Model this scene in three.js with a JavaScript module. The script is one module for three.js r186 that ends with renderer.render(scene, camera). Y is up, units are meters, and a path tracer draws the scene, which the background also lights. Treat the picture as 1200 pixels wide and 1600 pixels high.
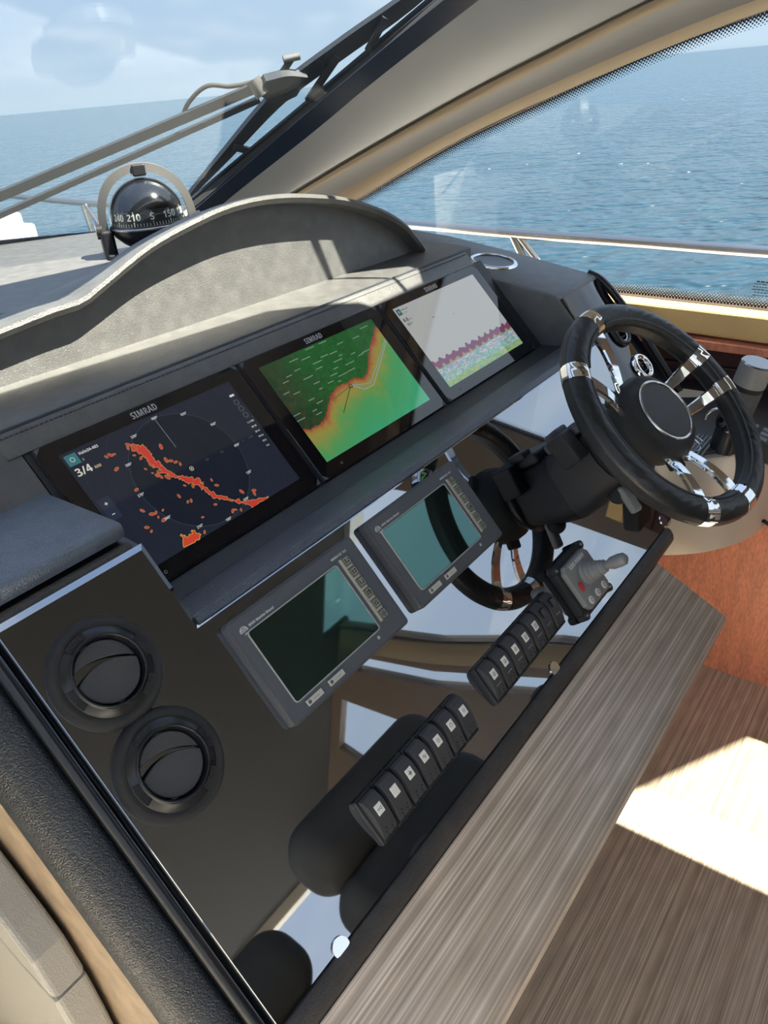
import * as THREE from 'three';
import { RoundedBoxGeometry } from 'three/addons/geometries/RoundedBoxGeometry.js';
import { FontLoader } from 'three/addons/loaders/FontLoader.js';
import { TextGeometry } from 'three/addons/geometries/TextGeometry.js';
import { mergeGeometries, toCreasedNormals } from 'three/addons/utils/BufferGeometryUtils.js';

// ---------------------------------------------------------------- camera, sky, sun, exposure
const scene = new THREE.Scene();
const renderer = new THREE.WebGLRenderer({ antialias: true });
renderer.toneMapping = THREE.LinearToneMapping;
renderer.toneMappingExposure = 1.32;
renderer.shadowMap.enabled = true;

const V = (x, y, z) => new THREE.Vector3(x, y, z);
const camera = new THREE.PerspectiveCamera(67.38, 0.75, 0.02, 9000);
camera.position.set(-0.7112, 1.5394, 0.7837);
camera.quaternion.setFromRotationMatrix(new THREE.Matrix4().makeBasis(
  V(0.5935, -0.0799, 0.8009), V(0.4355, 0.8687, -0.236), V(-0.6769, 0.4888, 0.5504)));

const SKY = { low: [0.34, 0.47, 0.60], high: [0.12, 0.30, 0.70], cloud: [0.66, 0.72, 0.78], glow: 1.2, haze: 0.7 };
const SUN = V(0.24, 0.85, 0.47).normalize();          // high, from astern
{ // hazy summer sky: pale at the horizon, bluer overhead, brighter towards the sun, thin high cloud
  const w = 1024, h = 512, d = new Float32Array(w * h * 4);
  const hash = (i, j) => { const q = Math.sin(i * 127.1 + j * 311.7) * 43758.5453; return q - Math.floor(q); };
  const vn = (x, y) => { const i = Math.floor(x), j = Math.floor(y), u = x - i, v = y - j, a = u * u * (3 - 2 * u), b = v * v * (3 - 2 * v); return (hash(i, j) * (1 - a) + hash(i + 1, j) * a) * (1 - b) + (hash(i, j + 1) * (1 - a) + hash(i + 1, j + 1) * a) * b; };
  for (let r = 0; r < h; r++) for (let c = 0; c < w; c++) {
    const e = ((r + 0.5) / h - 0.5) * Math.PI, az = ((c + 0.5) / w - 0.5) * 2 * Math.PI, x = Math.cos(az) * Math.cos(e), y = Math.sin(e), z = Math.sin(az) * Math.cos(e);
    const t = Math.pow(Math.max(0, y), 0.7), g = Math.acos(Math.min(1, x * SUN.x + y * SUN.y + z * SUN.z)), glow = SKY.glow * Math.exp(-g / 0.30) + SKY.haze * Math.exp(-g / 0.9);
    const k = 1 / (Math.max(0, y) + 0.12), n = 0.6 * vn(x * k * 1.6 + z * k * 0.9, z * k * 3.2 - x * k) + 0.4 * vn(x * k * 4.1, z * k * 7.3 + x * k * 2), cl = Math.max(0, n - 0.46) * 1.1 * Math.min(1, Math.max(0, y) * 14);
    for (let q = 0; q < 3; q++) d[(r * w + c) * 4 + q] = (SKY.low[q] * (1 - t) + SKY.high[q] * t) * (1 - cl) + SKY.cloud[q] * cl + glow * [1, 0.95, 0.86][q];
    d[(r * w + c) * 4 + 3] = 1;
  }
  const t = new THREE.DataTexture(d, w, h, THREE.RGBAFormat, THREE.FloatType); t.mapping = THREE.EquirectangularReflectionMapping; t.magFilter = t.minFilter = THREE.LinearFilter; t.needsUpdate = true;
  scene.background = t; scene.environment = t;
}

const sun = new THREE.DirectionalLight(new THREE.Color().setRGB(1, 0.92, 0.77), 24);
sun.position.copy(SUN).multiplyScalar(30);
sun.castShadow = true;
sun.shadow.mapSize.set(4096, 4096);
Object.assign(sun.shadow.camera, { left: -4, right: 4, top: 5, bottom: -5, near: 1, far: 60 });
scene.add(sun, sun.target);

// ---------------------------------------------------------------- helpers
let seed = 12345;
const rnd = () => { seed = (seed * 1664525 + 1013904223) >>> 0; return seed / 4294967296; };
const lin = (r, g, b) => new THREE.Color().setRGB(r, g, b);
const used = {};
function numbered(n) { used[n] = (used[n] ?? -1) + 1; return used[n] ? n + '_' + String(used[n]).padStart(3, '0') : n; }
function mesh(name, geo, mat, parent) {
  const m = new THREE.Mesh(geo, mat); m.name = parent ? name : numbered(name);
  m.castShadow = m.receiveShadow = true; (parent ?? scene).add(m); return m;
}
function thing(name, label, category, pos = [0, 0, 0], group) {
  const g = new THREE.Group(); g.name = numbered(name); g.position.set(...pos); scene.add(g);
  g.userData = { label, category }; if (group) g.userData.group = group; return g;
}
function tag(o, label, category, group) { o.userData = { label, category }; if (group) o.userData.group = group; return o; }
function struct(o, label) { o.userData.kind = 'structure'; if (label) o.userData.label = label; return o; }
// geometry given in world coordinates, put under a group that stands elsewhere
function wpart(name, geo, mat, g) { geo.translate(-g.position.x, -g.position.y, -g.position.z); return mesh(name, geo, mat, g); }

// uv in metres from the dominant direction of each face (stripes run along x by default)
function uvm(geo, sx = 1, sy = 1) {
  let g = geo.index ? geo.toNonIndexed() : geo;
  if (!g.attributes.normal) g.computeVertexNormals();
  const p = g.attributes.position, n = p.count, uv = new Float32Array(n * 2);
  const a = V(), b = V(), c = V(), ab = V(), ac = V();
  for (let i = 0; i < n; i += 3) {
    a.fromBufferAttribute(p, i); b.fromBufferAttribute(p, i + 1); c.fromBufferAttribute(p, i + 2);
    ab.subVectors(b, a); ac.subVectors(c, a); ab.cross(ac);
    const ax = Math.abs(ab.x), ay = Math.abs(ab.y), az = Math.abs(ab.z);
    [a, b, c].forEach((v, k) => {
      let u, w;
      if (ax > ay && ax > az) { u = v.z; w = v.y; } else if (ay > az) { u = v.x; w = v.z; } else { u = v.x; w = v.y; }
      uv[(i + k) * 2] = u * sx; uv[(i + k) * 2 + 1] = w * sy;
    });
  }
  g.setAttribute('uv', new THREE.BufferAttribute(uv, 2));
  return g;
}
const crease = (g, a = 0.6) => toCreasedNormals(g.index ? g.toNonIndexed() : g, a);
const rbox = (w, h, d, r = 0.003, s = 2) => new RoundedBoxGeometry(w, h, d, s, Math.min(r, w / 2.01, h / 2.01, d / 2.01));
const at = (g, x, y, z) => g.translate(x, y, z);
// prism along X: profile in (z, y)
function prism(pts, x0, x1, bevel = 0, segs = 2) {
  const s = new THREE.Shape(pts.map(([z, y]) => new THREE.Vector2(-z, y)));
  const g = new THREE.ExtrudeGeometry(s, { depth: x1 - x0 - 2 * bevel, bevelEnabled: bevel > 0, bevelSize: bevel, bevelThickness: bevel, bevelOffset: -bevel, bevelSegments: segs, steps: 1, curveSegments: 10 });
  g.translate(0, 0, bevel); g.rotateY(Math.PI / 2);    // shape (-z, y) becomes world (z, y), depth becomes x
  g.translate(x0, 0, 0);
  return g;
}
// plan slab: polygon in (x, z) from y0 to y1
function slab(pts, y0, y1, holes = [], bevel = 0) {
  const s = new THREE.Shape(pts.map(([x, z]) => new THREE.Vector2(x, -z)));
  for (const h of holes) s.holes.push(new THREE.Path(h.map(([x, z]) => new THREE.Vector2(x, -z))));
  const g = new THREE.ExtrudeGeometry(s, { depth: y1 - y0 - 2 * bevel, bevelEnabled: bevel > 0, bevelSize: bevel, bevelThickness: bevel, bevelOffset: -bevel, bevelSegments: 2, curveSegments: 24 });
  g.translate(0, 0, bevel); g.rotateX(-Math.PI / 2); g.translate(0, y0, 0);
  return g;
}
// side slab: polygon in (z, y) from x0 to x1, with holes
function sideSlab(pts, x0, x1, holes = []) {
  const s = new THREE.Shape(pts.map(([z, y]) => new THREE.Vector2(-z, y)));
  for (const h of holes) s.holes.push(new THREE.Path(h.map(([z, y]) => new THREE.Vector2(-z, y))));
  const g = new THREE.ExtrudeGeometry(s, { depth: x1 - x0, bevelEnabled: false });
  g.rotateY(Math.PI / 2); g.translate(x0, 0, 0);
  return g;
}
// loft through rows of points (arrays of [x,y,z]); uv in metres
function loft(rows, closed = false) {
  const R = rows.length, N = rows[0].length, pos = [], uv = [], idx = [];
  let vr = 0;
  for (let i = 0; i < R; i++) {
    if (i) vr += Math.hypot(...[0, 1, 2].map(k => rows[i][N >> 1][k] - rows[i - 1][N >> 1][k]));
    let ur = 0;
    for (let j = 0; j < N; j++) {
      if (j) ur += Math.hypot(...[0, 1, 2].map(k => rows[i][j][k] - rows[i][j - 1][k]));
      pos.push(...rows[i][j]); uv.push(vr, ur);
    }
  }
  for (let i = 0; i < R - 1; i++) for (let j = 0; j < N - (closed ? 0 : 1); j++) {
    const a = i * N + j, b = i * N + (j + 1) % N, c = a + N, d = b + N;
    idx.push(a, c, b, b, c, d);
  }
  if (closed) for (const i of [0, R - 1]) for (let j = 1; j < N - 1; j++) i ? idx.push(i * N, i * N + j, i * N + j + 1) : idx.push(0, j + 1, j);
  const g = new THREE.BufferGeometry();
  g.setAttribute('position', new THREE.Float32BufferAttribute(pos, 3));
  g.setAttribute('uv', new THREE.Float32BufferAttribute(uv, 2));
  g.setIndex(idx); g.computeVertexNormals();
  return g;
}
// band between two polylines, with a thickness vector
function band(A, B, t, bulge = [0, 0, 0], sub = 5, spline = true) {
  const n = 24, sm = (P) => { const c = new THREE.CatmullRomCurve3(P.map(p => V(...p)), false, 'centripetal'); return c.getSpacedPoints(n).map(v => v.toArray()); };
  const a = spline ? sm(A) : A, b = spline ? sm(B) : B, rows = [];
  for (let i = 0; i < a.length; i++) {
    const row = [];
    for (let j = 0; j <= sub; j++) { const k = j / sub, q = Math.sin(Math.PI * k); row.push([0, 1, 2].map(m => a[i][m] * (1 - k) + b[i][m] * k + bulge[m] * q)); }
    const back = row.slice().reverse().map(p => p.map((v, m) => v + t[m]));
    rows.push([...row, ...back]);
  }
  return crease(loft(rows, true), 0.7);
}
const tube = (pts, r, n = 24, rs = 10, closed = false) => new THREE.TubeGeometry(new THREE.CatmullRomCurve3(pts.map(p => V(...p)), closed, 'centripetal'), n, r, rs, closed);
const rod = (a, b, r, r2 = r, rs = 16) => {
  const A = V(...a), B = V(...b), d = B.clone().sub(A), g = new THREE.CylinderGeometry(r2, r, d.length(), rs);
  g.applyQuaternion(new THREE.Quaternion().setFromUnitVectors(V(0, 1, 0), d.clone().normalize()));
  const m = A.add(B).multiplyScalar(0.5); return g.translate(m.x, m.y, m.z);
};
const lathe = (pts, seg = 48) => new THREE.LatheGeometry(pts.map(([r, z]) => new THREE.Vector2(r, z)), seg).rotateX(Math.PI / 2);   // axis z

const font = await new FontLoader().loadAsync('fonts/droid/droid_sans_bold.typeface.json');
function letters(t, w, h, depth = 0.0003) { // raised lettering centred on the origin, fitted to w by h
  const g = new TextGeometry(t, { font, size: 1, depth: 0.1, curveSegments: 4, bevelEnabled: false }); g.computeBoundingBox(); const b = g.boundingBox;
  g.translate(-(b.min.x + b.max.x) / 2, -(b.min.y + b.max.y) / 2, 0); return g.scale(w / (b.max.x - b.min.x), h / (b.max.y - b.min.y), depth / 0.1);
}

// ---------------------------------------------------------------- textures
function noiseGrid(n, cells, s) { // tileable value noise
  let q = s; const r = () => { q = (q * 1664525 + 1013904223) >>> 0; return q / 4294967296; };
  const g = new Float32Array(cells * cells).map(r), out = new Float32Array(n * n);
  for (let y = 0; y < n; y++) for (let x = 0; x < n; x++) {
    const fx = x / n * cells, fy = y / n * cells, ix = fx | 0, iy = fy | 0, u = fx - ix, v = fy - iy, su = u * u * (3 - 2 * u), sv = v * v * (3 - 2 * v);
    const X = (ix + 1) % cells, Y = (iy + 1) % cells;
    out[y * n + x] = (g[iy * cells + ix] * (1 - su) + g[iy * cells + X] * su) * (1 - sv) + (g[Y * cells + ix] * (1 - su) + g[Y * cells + X] * su) * sv;
  }
  return out;
}
function dataTex(n, fn, size, srgb = false, h = n) {
  const d = new Uint8Array(n * h * 4);
  for (let y = 0; y < h; y++) for (let x = 0; x < n; x++) { const c = fn(x, y), k = (y * n + x) * 4; d[k] = c[0]; d[k + 1] = c[1]; d[k + 2] = c[2]; d[k + 3] = 255; }
  const t = new THREE.DataTexture(d, n, h); t.wrapS = t.wrapT = THREE.RepeatWrapping; t.magFilter = THREE.LinearFilter; t.minFilter = THREE.LinearMipmapLinearFilter; t.generateMipmaps = true;
  if (srgb) t.colorSpace = THREE.SRGBColorSpace;
  const sz = Array.isArray(size) ? size : [size, size]; t.repeat.set(1 / sz[0], 1 / sz[1]); t.needsUpdate = true; return t;
}
const cl = (v) => Math.max(0, Math.min(255, v));
const N64 = noiseGrid(512, 64, 11), N128 = noiseGrid(512, 128, 23), N24 = noiseGrid(512, 24, 5), N8 = noiseGrid(512, 8, 77), N200 = noiseGrid(512, 200, 31);
const leatherBump = dataTex(512, (x, y) => { const k = y * 512 + x, v = 255 * (0.5 * Math.abs(N64[k] - 0.5) * 2 + 0.35 * N128[k] + 0.15 * N200[k]); return [v, v, v]; }, 0.09);
const leatherCol = dataTex(512, (x, y) => { const k = y * 512 + x, v = 205 + 34 * N24[k] + 16 * N128[k]; return [cl(v), cl(v), cl(v)]; }, 0.35, true);
const grainBump = dataTex(256, (x, y) => { const v = 255 * N200[(y * 2 % 512) * 512 + x * 2 % 512]; return [v, v, v]; }, 0.05);
// striped veneer: fine lines along u
const sl = []; for (let i = 0; i < 1024; i++) sl.push(rnd());
const stripe = (v) => { let s = 0; for (const [w, a] of [[1, 0.34], [3, 0.33], [7, 0.2], [19, 0.13]]) { const f = v / w, i = Math.floor(f), t = f - i; s += a * (sl[(i * 7 + w * 31) % 1024] * (1 - t) + sl[((i + 1) * 7 + w * 31) % 1024] * t); } return s; };
const veneer = dataTex(1024, (x, y) => {
  const k = (y % 512) * 512 + (x >> 1), wob = 1.2 * (N8[(y % 512) * 512 + (x >> 1) % 512] - 0.5);
  let s = stripe(((y + wob) % 1024 + 1024) % 1024); s = Math.min(1, Math.max(0, (s - 0.2) / 0.6));
  const pale = Math.pow(s, 1.5), m = 0.93 + 0.12 * N24[k];
  return [cl((166 + 74 * pale) * m), cl((146 + 78 * pale) * m), cl((124 + 80 * pale) * m)];
}, [0.9, 0.42], true);
const cherry = dataTex(512, (x, y) => { const k = y * 512 + x, f = 0.5 + 0.5 * Math.sin((x + 60 * N8[k]) * 0.09 + 5 * N24[k]), m = 0.86 + 0.14 * N128[k] + 0.06 * f; return [cl(222 * m), cl(142 * m), cl(112 * m)]; }, [0.35, 1.1], true);
const maho = dataTex(512, (x, y) => { const k = y * 512 + x, m = 0.86 + 0.16 * N128[k] + 0.08 * N24[k]; return [cl(74 * m), cl(46 * m), cl(44 * m)]; }, [0.8, 0.3], true);
const weave = dataTex(64, (x, y) => { const a = Math.hypot((x % 16) - 8, (y % 16) - 8) < 4 ? 40 : 220; return [a, a, a]; }, 0.012);
const weaveCol = dataTex(64, (x, y) => { const d = Math.hypot((x % 16) - 8, (y % 16) - 8) < 4.5; return d ? [190, 150, 96] : [240, 204, 142]; }, 0.012, true);
const brushed = dataTex(256, (x, y) => { const v = 120 + 110 * N200[(y % 8) * 512 + x * 2 % 512]; return [v, v, v]; }, 0.2);
const swell = (() => { // tileable sea surface
  const n = 1024, o = new Float32Array(n * n), A = noiseGrid(n, 40, 91), B = noiseGrid(n, 96, 57), C = noiseGrid(n, 220, 33), D = noiseGrid(n, 13, 8);
  for (let y = 0; y < n; y++) for (let x = 0; x < n; x++) { const k = y * n + x; const X = (x + (y >> 2)) % n, k2 = y * n + X; o[k] = 0.30 * D[k] + 0.34 * A[k2] + 0.22 * B[k] + 0.14 * C[k]; }
  return o;
})();
const seaBump = dataTex(1024, (x, y) => { const v = cl(255 * swell[y * 1024 + x]); return [v, v, v]; }, [46, 30]);

function canvasTex(w, h, draw) {
  const c = document.createElement('canvas'); c.width = w; c.height = h; draw(c.getContext('2d'), w, h);
  const t = new THREE.CanvasTexture(c); t.colorSpace = THREE.SRGBColorSpace; t.anisotropy = 8; return t;
}

// ---------------------------------------------------------------- materials
const std = (o) => new THREE.MeshStandardMaterial(o), phy = (o) => new THREE.MeshPhysicalMaterial(o);
const M = {};
M.leather = phy({ color: lin(0.094, 0.095, 0.094), map: leatherCol, roughness: 0.42, ior: 1.75, bumpMap: leatherBump, bumpScale: 0.0004 });
M.navy = phy({ color: lin(0.040, 0.052, 0.072), map: leatherCol, roughness: 0.36, ior: 1.9, bumpMap: leatherBump, bumpScale: 0.0010 });
M.navyDeep = phy({ color: lin(0.015, 0.021, 0.029), map: leatherCol, roughness: 0.42, bumpMap: leatherBump, bumpScale: 0.0010 });
M.padSkyTint = phy({ color: lin(0.100, 0.130, 0.170), map: leatherCol, roughness: 0.34, ior: 2.0, bumpMap: leatherBump, bumpScale: 0.0008 });  // pad leather, blue sheen of the sky put into its colour
M.stitch = std({ color: lin(0.035, 0.04, 0.05), roughness: 0.7 });
M.trimLeather = phy({ color: lin(0.075, 0.067, 0.060), map: leatherCol, roughness: 0.5, bumpMap: leatherBump, bumpScale: 0.0006 });
M.gloss = phy({ color: lin(0.39, 0.405, 0.425), metalness: 1, roughness: 0.02 });
M.glass = phy({ color: lin(0.97, 0.985, 0.98), transmission: 1, roughness: 0, ior: 1.5, thickness: 0 });
M.frit = phy({ color: lin(0.016, 0.026, 0.046), roughness: 0.25 });
M.blackPlastic = phy({ color: lin(0.018, 0.019, 0.021), roughness: 0.45, bumpMap: grainBump, bumpScale: 0.0002 });
M.blackDome = phy({ color: lin(0.008, 0.009, 0.012), roughness: 0.12 });
M.blackSatin = phy({ color: lin(0.012, 0.013, 0.015), roughness: 0.28 });
M.switchGrey = phy({ color: lin(0.052, 0.053, 0.057), roughness: 0.5, bumpMap: grainBump, bumpScale: 0.0002 });
M.caseGrey = phy({ color: lin(0.070, 0.074, 0.082), roughness: 0.5, bumpMap: grainBump, bumpScale: 0.0002 });
M.archGrey = std({ color: lin(0.07, 0.072, 0.072), roughness: 0.45 });
M.midGrey = std({ color: lin(0.22, 0.225, 0.225), roughness: 0.5 });
M.letterGrey = std({ color: lin(0.34, 0.35, 0.37), roughness: 0.4 });
M.paleGrey = std({ color: lin(0.42, 0.42, 0.40), roughness: 0.5 });
M.bezel = phy({ color: lin(0.004, 0.004, 0.007), roughness: 0.03, ior: 1.7 });
M.darkGlass = phy({ color: lin(0.010, 0.012, 0.011), roughness: 0.03, ior: 2.2, specularColor: lin(0.45, 1.0, 0.86) });
M.chrome = std({ color: lin(0.86, 0.86, 0.86), metalness: 1, roughness: 0.06 });
M.steel = std({ color: lin(0.40, 0.39, 0.37), metalness: 1, roughness: 0.22 });
M.gripLeather = phy({ color: lin(0.016, 0.017, 0.019), roughness: 0.36, bumpMap: leatherBump, bumpScale: 0.0003 });
M.veneer = phy({ map: veneer, roughness: 0.38, bumpMap: veneer, bumpScale: 0.0002 });
M.carpet = phy({ color: lin(0.66, 0.61, 0.53), roughness: 0.95 });  // for the added port carpet that bounces light
M.wallWood = phy({ color: lin(0.13, 0.098, 0.075), roughness: 0.45 });
M.cherry = phy({ map: cherry, roughness: 0.35 });
M.maho = phy({ map: maho, roughness: 0.3 });
M.lining = phy({ color: lin(0.30, 0.305, 0.30), roughness: 0.85 });
M.liningDark = phy({ color: lin(0.17, 0.165, 0.16), roughness: 0.85 });
M.tan = phy({ color: lin(0.225, 0.175, 0.112), roughness: 0.75 });
M.tanWeave = phy({ map: weaveCol, bumpMap: weave, bumpScale: 0.0006, roughness: 0.8 });
M.cream = phy({ color: lin(0.34, 0.325, 0.285), roughness: 0.6, bumpMap: leatherBump, bumpScale: 0.0004 });
M.creamWall = phy({ color: lin(0.74, 0.71, 0.65), roughness: 0.8 });
M.headliner = phy({ color: lin(0.022, 0.022, 0.023), roughness: 0.8 });
M.brownSide = phy({ color: lin(0.42, 0.31, 0.20), map: leatherCol, roughness: 0.45, bumpMap: leatherBump, bumpScale: 0.0003 });
M.white = phy({ color: lin(0.66, 0.67, 0.67), roughness: 0.35 });
M.seat = phy({ color: lin(0.085, 0.085, 0.083), roughness: 0.7 });
M.drum = phy({ color: lin(0.44, 0.39, 0.335), metalness: 0.25, roughness: 0.36, bumpMap: brushed, bumpScale: 0.0001 });
M.rubber = std({ color: lin(0.010, 0.010, 0.011), roughness: 0.8 });
M.wiper = phy({ color: lin(0.016, 0.02, 0.027), roughness: 0.42 });
M.red = std({ color: lin(0.6, 0.02, 0.02), roughness: 0.4 });
M.iconPlate = std({ color: lin(0.66, 0.66, 0.62), roughness: 0.45 });
M.sea = phy({ color: lin(0.0125, 0.034, 0.053), roughness: 0.16, bumpMap: seaBump, bumpScale: 0.55, ior: 1.33 });
M.tint = phy({ color: lin(0.9, 0.93, 0.93), transmission: 1, roughness: 0, ior: 1.5, thickness: 0 });

// ---------------------------------------------------------------- sea and deck outside
{
  const g = new THREE.CircleGeometry(6500, 128); g.rotateX(-Math.PI / 2);
  const p = g.attributes.position, uv = new Float32Array(p.count * 2);
  for (let i = 0; i < p.count; i++) { uv[i * 2] = p.getX(i) * 0.8 + p.getZ(i) * 0.6; uv[i * 2 + 1] = p.getZ(i) * 0.8 - p.getX(i) * 0.6; }
  g.setAttribute('uv', new THREE.BufferAttribute(uv, 2)); g.translate(0, -1.9, 0);
  struct(mesh('sea', g, M.sea), 'calm blue green sea reaching to the horizon').userData.category = 'sea';
  const deck = mesh('side_deck', uvm(slab([[1.08, 3.4], [1.95, 3.4], [1.95, -2.6], [1.3, -3.9], [-1.9, -3.9], [-1.9, -2.2], [0.1, -0.95], [1.08, -0.3]], 0.36, 0.42)), M.white);
  struct(deck);
  const hull = mesh('hull', slab([[-2.3, 3.6], [1.95, 3.6], [1.95, -2.6], [1.3, -3.9], [-2.3, -3.9]], -2.0, 0.09), M.white); struct(hull);
  const rail = thing('handrail', 'polished steel handrail running outside the side window above the sea', 'handrail', [1.72, 0.42, -0.6]);
  const pl = [[1.72, 1.175, -4.2], [1.72, 1.125, -3.2], [1.7, 1.10, -2.2], [1.7, 1.071, -0.905], [1.7, 1.055, -0.466], [1.7, 1.045, -0.076], [1.7, 1.034, 0.289], [1.7, 1.02, 1.6]];
  wpart('rail', tube(pl, 0.0165, 60, 14), M.steel, rail);
  for (const [z, zb, y] of [[-0.51, -0.32, 1.05], [-2.95, -2.85, 1.11], [1.2, 1.3, 1.02]]) {
    wpart('stanchion', rod([1.7, y, z], [1.7, 0.42, zb + (z === -0.51 ? 0.16 : 0)], 0.0145), M.steel, rail);
    wpart('brace', rod([1.7, y, z + 0.02], [1.7, 0.42, zb + 0.42], 0.011), M.steel, rail);
  }
  const lock = thing('deck_locker', 'white deck locker on the bow seen low through the windshield', 'locker', [0.62, 0.9, -2.0]);
  wpart('box', at(rbox(0.46, 0.30, 0.40, 0.012, 3), 0.56, 1.06, -2.05), M.white, lock);
  wpart('lid', at(rbox(0.40, 0.05, 0.34, 0.015, 3), 0.57, 1.225, -2.05), M.white, lock);
  wpart('base', at(rbox(0.5, 0.52, 0.46, 0.02), 0.56, 0.66, -2.05), M.white, lock);
  for (const x of [0.45, 0.62, 0.72]) wpart('latch', rod([x, 1.12, -1.852], [x, 1.12, -1.835], 0.014), M.steel, lock);
  wpart('hose', tube([[0.38, 1.02, -1.83], [0.40, 1.12, -1.80], [0.46, 1.14, -1.80], [0.5, 1.04, -1.81]], 0.012), M.cream, lock);
}

// ---------------------------------------------------------------- shell: floor, walls, ceiling, windows
const FL = 0.14, CE = 1.95;
struct(mesh('floor', uvm(slab([[-1.95, 3.45], [1.06, 3.45], [1.06, -0.3], [-1.95, -0.3]], FL - 0.05, FL)), M.veneer), 'grey brown striped veneer floor with a patch of sun');
struct(mesh('added_bounce_carpet', slab([[-1.89, 3.4], [-0.78, 3.4], [-0.78, -0.2], [-1.89, -0.2]], FL, FL + 0.008), M.carpet), 'unseen pale carpet added on the port side to bounce sunlight');  // added out of view to bounce sun into the cabin
// starboard wall with three window openings (z, y)
const W1top = [[-0.925, 1.142], [-0.788, 1.195], [-0.593, 1.271], [-0.287, 1.398], [-0.043, 1.479], [0.183, 1.55], [0.371, 1.593], [0.56, 1.622], [0.66, 1.634]];
const W1 = [...W1top, [0.71, 1.61], [0.70, 1.09], [0.68, 1.062], [0.453, 1.066], [0.143, 1.074], [-0.4, 1.085], [-0.98, 1.10]];
const W2 = [[0.88, 0.93], [0.90, 1.18], [1.05, 1.72], [1.12, CE], [1.80, CE], [1.58, 1.5], [1.32, 1.1], [1.24, 0.93]];
const W2b = [[1.41, 0.98], [1.48, 1.1], [1.73, 1.5], [1.89, 1.85], [1.97, 1.85], [1.81, 1.5], [1.56, 1.1], [1.49, 0.98]];
const W3 = [[2.02, 1.40], [2.18, 1.90], [2.5, 1.90], [2.5, 1.40]];
struct(mesh('wall_starboard', uvm(sideSlab([[-1.2, FL], [-1.2, 1.16], [-0.3, 1.62], [0.3, CE], [1.12, CE], [1.05, 1.72], [0.90, 1.18], [0.88, 0.93], [1.24, 0.93], [1.32, 1.1], [1.58, 1.5], [1.80, CE], [3.4, CE], [3.4, FL]], 1.0, 1.04, [W1, W2b, W3])), M.wallWood));
for (const [n, w] of [['window_1', W1], ['window_2', W2], ['window_3', W3], ['window_7', W2b]]) struct(mesh(n, sideSlab(w, 1.018, 1.024), M.glass), n === 'window_1' ? 'long curved side window looking onto the sea' : undefined);
struct(mesh('added_sun_blocker', slab([[1.05, 1.25], [1.7, 1.25], [1.7, 2.0], [1.448, 1.856], [1.05, 1.632]], 2.35, 2.39), M.white));  // unseen slab added outside to cut the forward edge of the floor sun
struct(mesh('wall_port', uvm(sideSlab([[-2.3, FL], [-2.3, CE], [3.4, CE], [3.4, FL]], -1.95, -1.89, [[[-1.6, 0.95], [-1.6, 1.85], [1.0, 1.85], [1.0, 0.95]], [[1.15, 0.95], [1.15, 1.85], [3.2, 1.85], [3.2, 0.95]]])), M.creamWall));
{ const s = new THREE.Shape([[-1.95, FL], [1.06, FL], [1.06, CE], [-1.95, CE]].map(p => new THREE.Vector2(...p)));
  s.holes.push(new THREE.Path([[-1.8, FL + 0.05], [0.95, FL + 0.05], [0.95, 1.90], [-1.8, 1.90]].map(p => new THREE.Vector2(...p))));
  const g = new THREE.ExtrudeGeometry(s, { depth: 0.06, bevelEnabled: false }); g.translate(0, 0, 3.4);
  struct(mesh('wall_aft', uvm(g), M.creamWall)); }
// windshield plane
const wn = V(0.424, 0.613, -0.666).normalize(), wm = V(0.249, 1.52, -0.531);
const wz = (x, y, off = 0) => { const q = wm.clone().addScaledVector(wn, off); return q.z - (wn.x * (x - q.x) + wn.y * (y - q.y)) / wn.z; };
const onW = (x, y, off = 0) => [x, y, wz(x, y, off)];
// ceiling: a narrow skylight lies above the dash, a small hatch aft to starboard
const roofEdge = [[-1.95, -0.62], [-0.3, -0.12], [0.31, 0.0], [0.55, 0.06], [0.7, 0.155], [1.06, 0.385]];
const skylight = [[-1.85, 0.02], [-0.03, 0.16], [0.2, 0.18], [0.40, 0.184], [0.50, 0.188], [0.524, 0.213], [0.563, 0.264], [0.667, 0.340], [0.652, 0.400], [0.498, 0.404], [0.475, 0.390], [0.40, 0.368], [0.33, 0.311], [-0.03, 0.261], [-0.9, 0.19], [-1.85, 0.11]];
const fillOpening = [[-1.8, 0.70], [-1.8, 2.7], [-0.56, 2.7], [-0.56, 0.70]];  // made-up opening over the port side, lets in sun as cabin fill
const hatch = [[0.906, 1.40], [0.906, 1.80], [1.045, 1.80], [1.045, 1.40]];
struct(mesh('ceiling', uvm(slab([...roofEdge, [1.06, 0.62], [-1.95, 0.62]], CE, CE + 0.02, [skylight])), M.liningDark));
struct(mesh('ceiling', uvm(slab([[-0.5, 0.62], [1.06, 0.62], [1.06, 1.40], [0.906, 1.40], [0.906, 1.80], [1.06, 1.80], [1.06, 3.45], [-0.5, 3.45]], CE, CE + 0.02)), M.headliner));
struct(mesh('ceiling', uvm(slab([[-1.95, 0.62], [-0.5, 0.62], [-0.5, 3.45], [-1.95, 3.45]], CE, CE + 0.02, [fillOpening])), M.creamWall));
struct(mesh('trim_1', band([[0.465, CE + 0.005, 0.17], [0.473, CE + 0.005, 0.205], [0.521, CE + 0.005, 0.27], [0.57, CE + 0.005, 0.35], [0.6, CE + 0.005, 0.42]], [[0.484, CE + 0.005, 0.17], [0.492, CE + 0.005, 0.205], [0.534, CE + 0.005, 0.27], [0.58, CE + 0.005, 0.35], [0.61, CE + 0.005, 0.42]], [0, 0.012, 0], [0, 0, 0], 1), M.liningDark));
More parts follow.
